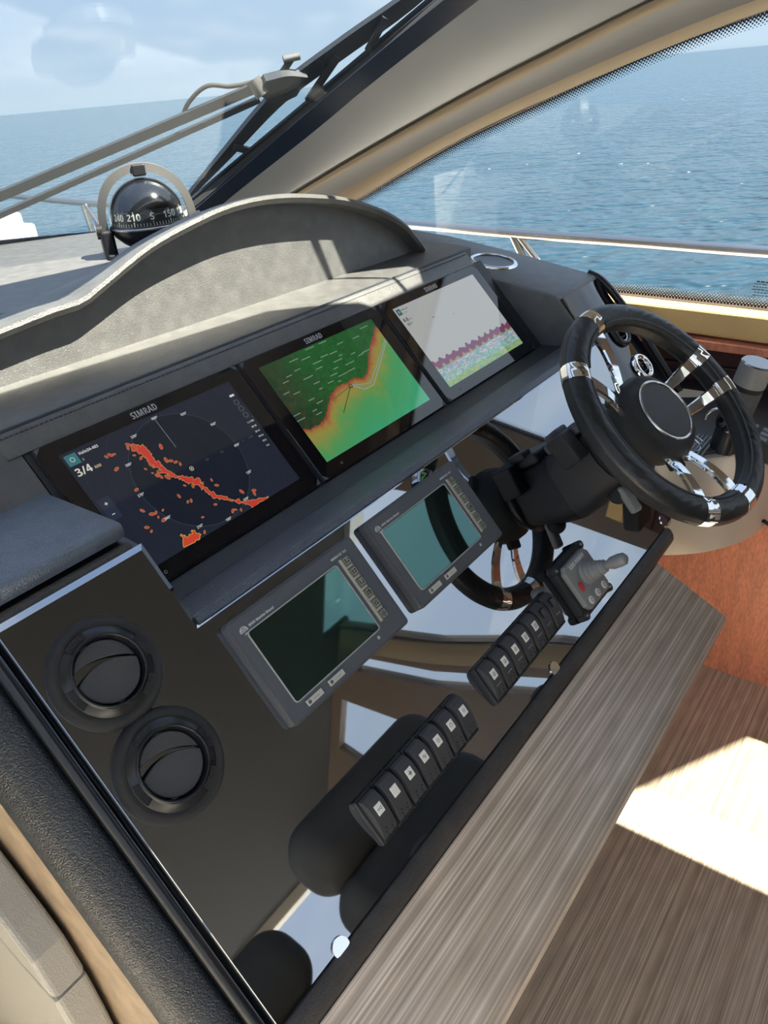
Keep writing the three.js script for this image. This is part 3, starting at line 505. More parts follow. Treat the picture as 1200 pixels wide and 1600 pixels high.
const sonarTex = canvasTex(1000, 625, (g, w, h) => {
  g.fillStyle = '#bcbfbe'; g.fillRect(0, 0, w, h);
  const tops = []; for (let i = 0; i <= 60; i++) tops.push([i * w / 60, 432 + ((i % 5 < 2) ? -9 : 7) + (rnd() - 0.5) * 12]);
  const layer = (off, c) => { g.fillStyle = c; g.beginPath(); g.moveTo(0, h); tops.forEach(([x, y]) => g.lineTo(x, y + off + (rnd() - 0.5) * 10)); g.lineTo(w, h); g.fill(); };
  layer(0, '#7d4a72'); layer(34, '#8e4f4c'); layer(46, '#a99080'); layer(56, '#7fb1ac');  // purple of the top layer has a lilac reflection tint painted in
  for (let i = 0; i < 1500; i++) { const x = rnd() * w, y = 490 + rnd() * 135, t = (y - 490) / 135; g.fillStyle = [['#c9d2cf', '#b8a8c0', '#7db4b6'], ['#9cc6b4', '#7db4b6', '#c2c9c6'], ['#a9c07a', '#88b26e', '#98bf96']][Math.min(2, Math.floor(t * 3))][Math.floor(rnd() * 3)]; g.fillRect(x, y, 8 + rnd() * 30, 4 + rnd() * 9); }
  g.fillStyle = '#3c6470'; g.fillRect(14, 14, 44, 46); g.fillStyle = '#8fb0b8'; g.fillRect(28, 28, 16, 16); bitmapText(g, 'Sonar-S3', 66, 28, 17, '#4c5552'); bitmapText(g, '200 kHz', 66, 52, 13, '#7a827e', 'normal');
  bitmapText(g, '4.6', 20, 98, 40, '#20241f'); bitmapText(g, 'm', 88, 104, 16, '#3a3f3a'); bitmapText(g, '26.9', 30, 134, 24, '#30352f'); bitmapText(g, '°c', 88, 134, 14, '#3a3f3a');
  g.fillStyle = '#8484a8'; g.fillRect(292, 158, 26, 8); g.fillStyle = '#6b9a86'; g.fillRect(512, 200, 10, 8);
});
const logoGeo = letters('SIMRAD', 0.038, 0.0088);
const glow = (t, k) => phy({ color: lin(0.004, 0.004, 0.006), emissive: lin(1, 1, 1), emissiveMap: t, emissiveIntensity: k, roughness: 0.04, ior: 1.6 });
function plotter(x0, x1, ax, tex, k, label) {
  const cx = (x0 + x1) / 2, w = x1 - x0, s0 = -0.0188, s1 = 0.1855, cs = (s0 + s1) / 2, h = s1 - s0;
  const g = thing('chartplotter', label, 'chartplotter', SF(cx, cs, 0), 'chartplotters in the dash'); g.rotation.x = RS;
  mesh('housing', at(rbox(w, h, 0.014, 0.003), 0, 0, -0.0055), M.blackPlastic, g);
  const c = 0.009, W = w / 2 - 0.002, H = h / 2 - 0.002, sh = new THREE.Shape([[-W + c, H], [W - c, H], [W, H - c], [W, -H + c], [W - c, -H], [-W + c, -H], [-W, -H + c], [-W, H - c]].map(p => new THREE.Vector2(...p)));
  const gl = new THREE.ExtrudeGeometry(sh, { depth: 0.0015, bevelEnabled: true, bevelSize: 0.0006, bevelThickness: 0.0006, bevelSegments: 1 }); gl.translate(0, 0, 0.0012);
  mesh('front_glass', gl, M.bezel, g);
  for (const [sx, sy] of [[-1, -1], [1, -1], [1, 1], [-1, 1]]) { const t = new THREE.ExtrudeGeometry(new THREE.Shape([[sx * W, sy * H], [sx * (W - c + 0.001), sy * H], [sx * W, sy * (H - c + 0.001)]].map(p => new THREE.Vector2(...p))), { depth: 0.002, bevelEnabled: false }); t.translate(0, 0, 0.0015); mesh('corner_clip', t, M.caseGrey, g); }
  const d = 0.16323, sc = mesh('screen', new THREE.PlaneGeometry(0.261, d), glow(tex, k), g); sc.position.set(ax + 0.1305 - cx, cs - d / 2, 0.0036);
  const lo = mesh('logo', logoGeo, M.letterGrey, g); lo.position.set(ax + 0.1305 - cx - 0.005, h / 2 - 0.0105, 0.00345);
  const pb = mesh('power_mark', new THREE.TorusGeometry(0.0018, 0.0003, 6, 20), M.paleGrey, g); pb.position.set(ax + 0.022 - cx, -h / 2 + 0.011, 0.0036);
  return g;
}
plotter(-0.3405, -0.030, -0.318, radarTex, 0.52, 'chartplotter showing a red radar picture, leftmost of three');
plotter(-0.0245, 0.2885, 0, chartTex, 0.48, 'middle chartplotter showing a green coastal depth chart');
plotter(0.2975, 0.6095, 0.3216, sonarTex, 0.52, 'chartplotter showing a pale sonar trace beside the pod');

// ---------------------------------------------------------------- engine displays
function engineFace(g, w, h) { // 2003 x 1256 tenths of a millimetre
  g.fillStyle = '#52565d'; g.fillRect(0, 0, w, h); const k = w / 200.3;
  g.save(); g.scale(k, k);
  g.strokeStyle = '#dfe2e2'; g.fillStyle = '#dfe2e2'; g.lineWidth = 0.8; g.beginPath(); g.arc(12, 14.5, 5, Math.PI, 0); g.stroke(); g.beginPath(); g.moveTo(6.6, 14.7); g.lineTo(17.4, 14.7); g.stroke();
  g.font = 'bold 3.6px sans-serif'; g.textAlign = 'center'; g.fillText('MAN', 12, 13.9); g.font = 'bold 2.8px sans-serif'; g.fillText('UP', 12, 18.6);
  g.textAlign = 'left'; g.font = 'bold 4.1px sans-serif'; g.fillText('MAN Marine Diesel', 20, 13.5);
  g.font = 'bold 3.8px sans-serif'; g.fillText('MMDS-CLC  6.3', 158, 10.5);
  g.fillStyle = '#b9b8a8'; g.fillRect(166, 15, 15.5, 90); g.restore();
}
const engineTex = canvasTex(1602, 1005, engineFace);
const keyTex = ['1|', '|.|', '|.|', '8|', '1:', 'O'].map((s, i) => canvasTex(96, 96, (g) => {
  g.fillStyle = '#8d8d80'; g.fillRect(0, 0, 96, 96); g.strokeStyle = '#25282b'; g.fillStyle = '#25282b'; g.lineWidth = 8; g.strokeRect(6, 6, 84, 84);
  if (i === 5) { g.beginPath(); g.arc(48, 48, 24, 0, 7); g.stroke(); g.beginPath(); g.arc(48, 48, 9, 0, 7); g.stroke(); } else { g.fillRect(22, 22, 14, 50); if (i % 2) g.fillRect(46, 30, 26, 12); g.fillRect(48, 54, 24, 16); if (i > 2) { g.beginPath(); g.arc(58, 36, 12, 0, 7); g.stroke(); } else g.fillRect(64, 24, 10, 26); }
}));
const keyMat = keyTex.map(t => std({ map: t, roughness: 0.5 }));
const softTex = canvasTex(160, 48, (g) => { g.fillStyle = '#b7b8ad'; g.fillRect(0, 0, 160, 48); g.fillStyle = '#777a72'; bitmapText(g, 'Power', 92, 25, 24, '#83867d', 'normal', 'center'); g.fillStyle = '#55585a'; g.beginPath(); g.arc(24, 24, 15, 0, 7); g.fill(); });
function engineDisplay(xl, label) {
  const w = 0.2003, h = 0.1256, T = 0.013, g = thing('engine_display', label, 'engine display', PF(xl + w / 2, h / 2 - 0.0025, 0), 'engine displays on the panel'); g.rotation.x = RP;
  const s = new THREE.Shape(); const r = 0.006, W = w / 2, H = h / 2; s.moveTo(-W + r, -H); s.lineTo(W - r, -H); s.quadraticCurveTo(W, -H, W, -H + r); s.lineTo(W, H - r); s.quadraticCurveTo(W, H, W - r, H); s.lineTo(-W + r, H); s.quadraticCurveTo(-W, H, -W, H - r); s.lineTo(-W, -H + r); s.quadraticCurveTo(-W, -H, -W + r, -H);
  const cs = new THREE.ExtrudeGeometry(s, { depth: T - 0.002, bevelEnabled: true, bevelSize: 0.002, bevelOffset: -0.002, bevelThickness: 0.002, bevelSegments: 2, curveSegments: 6 });
  mesh('case', crease(cs, 0.6), M.caseGrey, g);
  const f = mesh('faceplate', new THREE.PlaneGeometry(w - 0.006, h - 0.006), std({ map: engineTex, roughness: 0.5, bumpMap: grainBump, bumpScale: 0.0001 }), g); f.position.z = T + 0.0004;
  const L = (x, y) => [x - W, H - y];                      // from top-left in metres
  const [sx, sy] = L(0.0865, 0.0635), sw = 0.141, shh = 0.087;
  const sc = mesh('screen', at(rbox(sw, shh, 0.0016, 0.0007), 0, 0, 0), M.darkGlass, g); sc.position.set(sx, sy, T + 0.0006);
  const fr = new THREE.Shape(), hole = new THREE.Path(); const rr = (q, a, b, r2) => { q.moveTo(-a + r2, -b); q.lineTo(a - r2, -b); q.quadraticCurveTo(a, -b, a, -b + r2); q.lineTo(a, b - r2); q.quadraticCurveTo(a, b, a - r2, b); q.lineTo(-a + r2, b); q.quadraticCurveTo(-a, b, -a, b - r2); q.lineTo(-a, -b + r2); q.quadraticCurveTo(-a, -b, -a + r2, -b); };
  rr(fr, sw / 2 + 0.0012, shh / 2 + 0.0012, 0.005); rr(hole, sw / 2, shh / 2, 0.0042); fr.holes.push(hole);
  const fg = new THREE.ExtrudeGeometry(fr, { depth: 0.0012, bevelEnabled: false, curveSegments: 6 }); const fm = mesh('screen_frame', fg, M.paleGrey, g); fm.position.set(sx, sy, T + 0.0006);
  for (let i = 0; i < 6; i++) { const [x, y] = L(0.1738, 0.0226 + i * 0.0149), b = mesh('key', at(rbox(0.0118, 0.0118, 0.0024, 0.0008), 0, 0, 0), keyMat[i], g); b.position.set(x, y, T + 0.0012); }
  for (const x of [0.037, 0.072]) { const [a, b] = L(x, 0.1155), k = mesh('soft_key', rbox(0.024, 0.0068, 0.002, 0.0008), std({ map: softTex, roughness: 0.5 }), g); k.position.set(a, b, T + 0.001); }
  { const [a, b] = L(0.149, 0.1145), k = mesh('light_sensor', new THREE.SphereGeometry(0.0024, 14, 8), M.paleGrey, g); k.position.set(a, b, T); k.scale.z = 0.5; }
}
engineDisplay(-0.3352, 'engine display nearer the round air vents, screen dark');
engineDisplay(-0.1077, 'engine display next to the steering column, mirroring the wheel');

// ---------------------------------------------------------------- air vents
function airVent(pos, rotX, R, name, label, group, spin = 0) {
  const g = thing(name, label, 'air vent', pos, group); g.rotation.x = rotX;
  mesh('flange', lathe([[R * 0.70, 0.004], [R * 0.78, 0.0075], [R * 0.88, 0.009], [R * 0.96, 0.0065], [R, 0.002], [R, -0.002], [R * 0.7, -0.002]], 72), M.blackPlastic, g);
  mesh('ring', lathe([[R * 0.575, 0.002], [R * 0.60, 0.0125], [R * 0.625, 0.0135], [R * 0.65, 0.0125], [R * 0.665, 0.0095], [R * 0.79, 0.0085], [R * 0.80, 0.004]], 72), M.blackSatin, g);
  for (let q = 0; q < 4; q++) { const ribs = []; for (let i = 0; i < 15; i++) { const a = spin + [1.85, 3.3, 0.05, -0.95][q] + (i - 7) * 0.036, b = new THREE.BoxGeometry(R * 0.115, R * 0.017, 0.0026); b.translate(R * 0.728, 0, 0.0098); b.rotateZ(a); ribs.push(b); } const m = mesh('grip_ribs', mergeGeometries(ribs), M.blackPlastic, g); m.userData.kind = 'stuff'; }
  mesh('barrel', lathe([[R * 0.57, 0.006], [R * 0.565, -0.008], [R * 0.3, -0.014], [0.0001, -0.014]], 48), M.rubber, g);
  const flap = (up) => { const s = new THREE.Shape(); const r = R * 0.555; if (up) { s.absarc(0, 0, r, 0.42, Math.PI - 0.05, false); s.quadraticCurveTo(-r * 0.35, r * 0.62, r * 0.9, r * 0.40); } else { s.absarc(0, 0, r, Math.PI + 0.35, Math.PI * 2 + 0.30, false); s.quadraticCurveTo(-r * 0.2, r * 0.60, -r * 0.92, -r * 0.30); } const e = new THREE.ExtrudeGeometry(s, { depth: 0.002, bevelEnabled: true, bevelSize: 0.0008, bevelThickness: 0.0008, bevelOffset: -0.0008, bevelSegments: 1, curveSegments: 30 }); return e; };
  const u = mesh('flap', flap(true), M.switchGrey, g), l = mesh('flap', flap(false), M.switchGrey, g);
  for (const f of [u, l]) { f.rotation.z = spin - 0.42; f.position.z = 0.0035; } l.position.z = 0.005;
  return g;
}
airVent(PF(-0.452, -0.031, 0), RP, 0.053, 'air_vent', 'round black air vent nearer the padded leather top', 'round vents on the panel');
airVent(PF(-0.4535, 0.071, 0), RP, 0.053, 'air_vent', 'round black air vent nearer the bottom of the panel', 'round vents on the panel', -0.06);
function podGauge(p, label, open) {
  const g = thing('pod_vent', label, 'air vent', p, 'chrome vents behind the wheel'); g.rotation.x = RP; const R = 0.03;
  mesh('ring', lathe([[R * 0.62, 0.002], [R * 0.68, 0.008], [R * 0.8, 0.0105], [R * 0.95, 0.007], [R, 0.001]], 48), open ? M.chrome : M.blackSatin, g);
  mesh('barrel', lathe([[R * 0.64, 0.004], [R * 0.6, -0.012], [0.0001, -0.014]], 32), M.rubber, g);
  mesh('inner_ring', new THREE.TorusGeometry(R * 0.62, 0.0013, 8, 40), M.chrome, g).position.z = 0.005;
  for (const y of [-0.3, 0.3]) { const f = mesh('fin', rbox(R * 1.1, 0.002, 0.008, 0.0008), M.blackPlastic, g); f.position.set(0, y * R, 0); f.rotation.x = 0.5; }
}
podGauge([0.757, 1.063, 0.232], 'round vent at the top of the pod behind the wheel', false);
podGauge([0.755, 1.0, 0.284], 'lower chrome-ringed vent on the pod behind the wheel', true);
{ // cup holder in the pod top
  const g = thing('cup_holder', 'steel-rimmed cup holder set into the pod top', 'cup holder', [0.728, 1.1935, -0.034]); g.rotation.x = -Math.PI / 2 + 0.186;
  mesh('rim', lathe([[0.041, -0.002], [0.0415, 0.003], [0.044, 0.0045], [0.049, 0.003], [0.051, 0]], 64), M.chrome, g);
  mesh('well', lathe([[0.0001, 0.0008], [0.039, 0.0008], [0.0412, 0.0022]], 48), M.blackSatin, g);
}

// ---------------------------------------------------------------- rocker switches
const icon = (fn) => canvasTex(96, 112, (g, w, h) => { g.fillStyle = '#eceae0'; g.fillRect(0, 0, w, h); g.strokeStyle = '#5a5c58'; g.fillStyle = '#5a5c58'; g.lineWidth = 5; g.translate(48, 56); fn(g); });
const icons = {
  horn: icon(g => { g.beginPath(); g.moveTo(-26, -6); g.lineTo(8, -6); g.lineTo(26, -18); g.lineTo(26, 18); g.lineTo(8, 6); g.lineTo(-26, 6); g.closePath(); g.stroke(); }),
  blank: icon(() => { }),
  lamp: icon(g => { g.beginPath(); g.arc(0, 0, 14, 0, 7); g.stroke(); for (let i = 0; i < 8; i++) { g.rotate(Math.PI / 4); g.fillRect(20, -2, 10, 4); } }),
  wiper: icon(g => { g.beginPath(); g.arc(0, 18, 30, Math.PI * 1.15, Math.PI * 1.85); g.stroke(); g.beginPath(); g.moveTo(0, 22); g.lineTo(-14, -24); g.stroke(); g.beginPath(); g.arc(8, 10, 8, 0, 7); g.fill(); }),
  ring: icon(g => { g.beginPath(); g.arc(0, 0, 22, 0, 7); g.stroke(); g.beginPath(); g.arc(0, 0, 7, 0, 7); g.fill(); }),
  box: icon(g => { g.strokeRect(-20, -16, 40, 30); g.fillRect(-4, -30, 8, 14); }),
  fan: icon(g => { for (let i = 0; i < 4; i++) { g.rotate(Math.PI / 2); g.beginPath(); g.ellipse(14, 0, 13, 7, 0, 0, 7); g.fill(); } }),
  pump: icon(g => { g.beginPath(); g.arc(0, 0, 24, 0, 7); g.stroke(); g.beginPath(); g.moveTo(-14, 12); g.lineTo(0, -16); g.lineTo(14, 12); g.closePath(); g.stroke(); }),
  grill: icon(g => { g.strokeRect(-24, -28, 48, 56); for (const y of [-14, 0, 14]) g.fillRect(-18, y - 3, 36, 6); }),
};
const iconMat = Object.fromEntries(Object.entries(icons).map(([k, t]) => [k, std({ map: t, roughness: 0.4 })]));
const rockerBody = (() => {
  const s = new THREE.Shape([[0.0255, 0.002], [0.0255, 0.008], [0.0235, 0.0128], [0.019, 0.0158], [0.012, 0.0175], [0.004, 0.0172], [-0.006, 0.0152], [-0.016, 0.0118], [-0.0245, 0.0078], [-0.026, 0.006], [-0.026, 0.002]].map(([y, z]) => new THREE.Vector2(-z, y)));
  const g = new THREE.ExtrudeGeometry(s, { depth: 0.0198, bevelEnabled: true, bevelSize: 0.0009, bevelThickness: 0.0009, bevelOffset: -0.0009, bevelSegments: 2 }); g.rotateY(Math.PI / 2); g.translate(-0.0099, 0, 0); return crease(g, 0.5);
})();
const rockBase = rbox(0.0262, 0.0545, 0.006, 0.0015), rockGap = rbox(0.0228, 0.0515, 0.009, 0.002), platG = rbox(0.0100, 0.0116, 0.0014, 0.0006), dotG = new THREE.SphereGeometry(0.00085, 8, 6);
const lockG = rbox(0.0075, 0.013, 0.006, 0.0012), barG = rbox(0.011, 0.0007, 0.0005, 0.0002);
const surf = (y) => { const P = [[-0.026, 0.006], [-0.0245, 0.0078], [-0.016, 0.0118], [-0.006, 0.0152], [0.004, 0.0172], [0.012, 0.0175], [0.019, 0.0158], [0.0235, 0.0128], [0.0255, 0.008]]; for (let i = 0; i < P.length - 1; i++) if (y <= P[i + 1][0]) { const t = (y - P[i][0]) / (P[i + 1][0] - P[i][0]); return [P[i][1] + t * (P[i + 1][1] - P[i][1]), Math.atan2(P[i + 1][1] - P[i][1], P[i + 1][0] - P[i][0])]; } return [0.008, 0]; };
function rocker(x, s, kind, label, group, bar) {
  const g = thing('rocker_switch', label, 'switch', PF(x, s, 0), group); g.rotation.x = RP;
  mesh('base', rockBase, M.blackSatin, g).position.z = 0.002; mesh('collar', rockGap, M.rubber, g).position.z = 0.0045;
  const b = mesh('rocker', rockerBody, M.switchGrey, g);
  if (kind) { const p = mesh('icon_plate', platG, iconMat[kind], b), [z, a] = surf(0.008); p.position.set(0, 0.008, z); p.rotation.x = a; }
  else { const [z, a] = surf(0.012), p = mesh('lock_tab', lockG, M.blackSatin, b); p.position.set(-0.002, 0.012, z + 0.001); p.rotation.x = a; }
  for (let i = 0; i < 3; i++) for (let j = 0; j < 2; j++) { const y = -0.0125 - i * 0.0042, [z] = surf(y), d = mesh('grip_dot', dotG, M.rubber, b); d.position.set((j - 0.5) * 0.0095 + (i % 2 ? 0.0 : 0.0012), y, z + 0.0001); }
  if (bar) { const [z, a] = surf(-0.006), p = mesh('index_line', barG, M.paleGrey, b); p.position.set(0, -0.006, z); p.rotation.x = a; }
}
const ord = ['first', 'second', 'third', 'fourth', 'fifth', 'sixth', 'seventh'];
['horn', 'blank', 'fan', 'wiper', 'ring', 'box', 'lamp'].forEach((k, i) => rocker(-0.314 + i * 0.0274, 0.2505, k, `${ord[i]} rocker switch of the lower-left row, counting from its near end`, 'rocker switches in the nearer row', false));
['pump', 'pump', 'pump', 'grill', 'grill', null, null].forEach((k, i) => rocker(-0.077 + i * 0.0277, 0.2495, k, `${ord[i]} rocker switch of the upper-right row, counting towards the joystick`, 'rocker switches in the farther row', true));

{ // thruster joystick
  const g = thing('thruster_joystick', 'grey thruster joystick standing by the panel edge', 'joystick', PF(0.178, 0.252, 0)); g.rotation.x = RP;
  mesh('housing', at(rbox(0.092, 0.088, 0.016, 0.005, 3), 0, 0, 0.006), M.blackPlastic, g);
  for (const [x, y] of [[-0.038, -0.036], [0.038, -0.036], [-0.038, 0.036], [0.038, 0.036]]) { const b = mesh('lug', lathe([[0.0001, 0.0], [0.0062, 0.0], [0.0068, -0.003], [0.0068, -0.014]], 16), M.blackPlastic, g); b.position.set(x * 1.08, y * 1.08, 0.016); const s = mesh('screw', lathe([[0.0001, 0.0012], [0.0026, 0.0008], [0.0028, 0]], 12), M.steel, g); s.position.set(x * 1.08, y * 1.08, 0.016); }
  const s = new THREE.Shape([[-0.030, -0.036], [0.030, -0.036], [0.037, -0.028], [0.037, 0.028], [0.030, 0.036], [-0.030, 0.036], [-0.037, 0.028], [-0.037, -0.028]].map(p => new THREE.Vector2(...p)));
  const fp = new THREE.ExtrudeGeometry(s, { depth: 0.008, bevelEnabled: true, bevelSize: 0.002, bevelThickness: 0.002, bevelOffset: -0.002, bevelSegments: 2 }); fp.translate(0, 0, 0.013); mesh('faceplate', crease(fp, 0.6), M.midGrey, g);
  const t = mesh('lettering', letters('SIDE-POWER', 0.046, 0.0062), M.iconPlate, g); t.position.set(0, 0.029, 0.0229);
  const r = mesh('red_mark', new THREE.CircleGeometry(0.006, 20), M.red, g); r.position.set(-0.024, -0.002, 0.0236); r.scale.set(1, 1.3, 1);
  for (const x of [-0.022, 0, 0.022]) { const b = mesh('button', lathe([[0.0001, 0.0016], [0.0052, 0.0014], [0.0062, 0]], 20), M.iconPlate, g); b.position.set(x, -0.026, 0.0232); mesh('button_ring', new THREE.TorusGeometry(0.0028, 0.0006, 6, 16), M.midGrey, b).position.z = 0.0016; }
  const boot = []; for (let i = 0; i <= 20; i++) { const q = i / 20; boot.push([0.0165 - 0.008 * q + (i % 4 < 2 ? 0.0011 : -0.0011), q * 0.033]); }
  const b = mesh('boot', lathe([[0.019, 0], ...boot, [0.006, 0.034]], 32), M.midGrey, g); b.position.set(0.004, 0.006, 0.0225); b.rotation.set(0.05, 0.06, 0);
  const k = mesh('knob', lathe([[0.0055, 0], [0.006, 0.006], [0.0092, 0.014], [0.0098, 0.026], [0.0088, 0.034], [0.005, 0.0375], [0.0001, 0.038]], 28), M.midGrey, g); k.position.set(0.006, 0.0045, 0.054); k.rotation.set(0.05, 0.06, 0);
}

// ---------------------------------------------------------------- steering wheel and column
const wt = THREE.MathUtils.degToRad(43.46), wy = THREE.MathUtils.degToRad(-5.29);
const nW = V(Math.sin(wy) * Math.sin(wt), Math.cos(wt), Math.cos(wy) * Math.sin(wt)), e1 = V(0, 1, 0).cross(nW).normalize(), e2 = nW.clone().cross(e1);
const qW = new THREE.Quaternion().setFromRotationMatrix(new THREE.Matrix4().makeBasis(e1, e2, nW)), cW = [0.3267, 1.1006, 0.4700];
{
  const g = thing('steering_wheel', 'black leather steering wheel with chrome double spokes', 'steering wheel', cW); g.quaternion.copy(qW);
  const R = 0.161, rr = 0.0205, D = Math.PI / 180, spokes = [[97, 139], [13, -9], [-122, -90]].flat();
  const arc = (a0, a1, r, sx = 1) => { const n = Math.max(4, Math.ceil(Math.abs(a1 - a0) / 3)), rows = []; for (let i = 0; i <= n; i++) { const a = (a0 + (a1 - a0) * i / n) * D, ring = []; for (let k = 0; k < 20; k++) { const t = -k / 20 * 2 * Math.PI, q = R + r * sx * Math.cos(t), z = r * 0.9 * Math.sin(t); ring.push([q * Math.cos(a), q * Math.sin(a), z]); } rows.push(ring); } return crease(loft(rows, true), 0.9); };
  const A = spokes.slice().sort((p, q) => p - q);
  A.forEach((a, i) => { const b = i + 1 < A.length ? A[i + 1] : A[0] + 360; const gr = mesh('grip', arc(a + 4.2, b - 4.2, rr), M.gripLeather, g);
    const n = Math.max(6, Math.round((b - a) / 4)), pts = []; for (let k = 0; k <= n; k++) { const t = (a + 4.4 + (b - a - 8.8) * k / n) * D, q = R - rr * 0.62; pts.push([q * Math.cos(t), q * Math.sin(t), rr * 0.74]); } mesh('seam', tube(pts, 0.0016, n * 2, 6), M.caseGrey, gr);
    mesh('insert', arc(a - 4.0, a + 4.0, rr * 1.02), M.chrome, g); });
  const hubAt = [[118, 0.062], [150, 0.062], [22, 0.062], [-20, 0.062], [-128, 0.062], [-88, 0.062]];
  spokes.forEach((a, i) => { const [h, hr] = hubAt[i], rows = []; const p0 = V((R - 0.012) * Math.cos(a * D), (R - 0.012) * Math.sin(a * D), 0.002), p1 = V(hr * Math.cos(h * D), hr * Math.sin(h * D), -0.022), mid = V(0.105 * Math.cos((a * 0.62 + h * 0.38) * D), 0.105 * Math.sin((a * 0.62 + h * 0.38) * D), 0.004);
    const c = new THREE.QuadraticBezierCurve3(p0, mid, p1); for (let k = 0; k <= 14; k++) { const t = k / 14, p = c.getPoint(t), d = c.getTangent(t), sd = V(0, 0, 1).cross(d).normalize(), up = d.clone().cross(sd).normalize(), w = 0.0112 - 0.0045 * t, th = 0.0035; rows.push([[w, th * 0.4], [w * 0.8, th], [-w * 0.8, th], [-w, th * 0.4], [-w, -th], [w, -th]].map(([u, v]) => p.clone().addScaledVector(sd, u).addScaledVector(up, v).toArray())); }
    mesh('spoke', crease(loft(rows, true), 0.7), M.chrome, g); });
  mesh('hub', crease(lathe([[0.0001, -0.072], [0.040, -0.072], [0.052, -0.064], [0.064, -0.048], [0.069, -0.030], [0.068, -0.016], [0.062, -0.006], [0.052, -0.001], [0.047, 0.000], [0.0001, -0.002]], 64), 1.2), M.blackPlastic, g);
  mesh('ring', new THREE.TorusGeometry(0.0475, 0.0022, 12, 72), M.chrome, g).position.z = 0.0006;
  mesh('cap', lathe([[0.0001, 0.0042], [0.025, 0.0036], [0.040, 0.0018], [0.0455, 0.0002], [0.046, -0.002]], 56), M.caseGrey, g);
  for (const [a, w] of [[-105, 0.03], [2, 0.022], [128, 0.03]]) { const t = a * D, m = mesh('spoke_web', at(rbox(0.03, w, 0.012, 0.004), 0.066, 0, -0.03).rotateZ(t), M.blackPlastic, g); m.castShadow = true; }
}
{
  const g = thing('steering_column', 'black steering column shroud between wheel and panel', 'steering column', cW); g.quaternion.copy(qW);
  const sec = (w, h, z, oy = 0) => { const o = []; for (let k = 0; k < 28; k++) { const t = k / 28 * 2 * Math.PI, c = Math.cos(t), s = Math.sin(t), p = 0.45; o.push([Math.sign(c) * Math.pow(Math.abs(c), p) * w, Math.sign(s) * Math.pow(Math.abs(s), p) * h + oy, z]); } return o; };
  mesh('shroud', crease(loft([sec(0.066, 0.058, -0.205, -0.006), sec(0.066, 0.058, -0.165, -0.004), sec(0.060, 0.054, -0.13), sec(0.056, 0.050, -0.10), sec(0.052, 0.047, -0.078), sec(0.044, 0.04, -0.072)], true), 0.7), M.blackPlastic, g);
  mesh('collar', lathe([[0.045, -0.086], [0.062, -0.084], [0.066, -0.092], [0.066, -0.10], [0.05, -0.104]], 48), M.blackSatin, g);
  mesh('upper_cover', at(rbox(0.10, 0.018, 0.075, 0.006, 3), -0.006, 0.058, -0.135), M.caseGrey, g);
  mesh('cover_latch', at(rbox(0.03, 0.012, 0.03, 0.004, 2), -0.048, 0.070, -0.14), M.caseGrey, g);
  const l = mesh('tilt_lever', at(rbox(0.022, 0.046, 0.012, 0.005, 3), 0, -0.075, 0), M.midGrey, g); l.position.set(-0.02, 0, -0.12); l.rotation.z = -0.15;
  mesh('lever_knob', new THREE.SphereGeometry(0.016, 16, 12), M.blackPlastic, l).position.set(0, -0.06, -0.012);
  mesh('side_switch', at(rbox(0.03, 0.05, 0.035, 0.004), -0.075, 0.04, -0.12), M.blackPlastic, g);
}

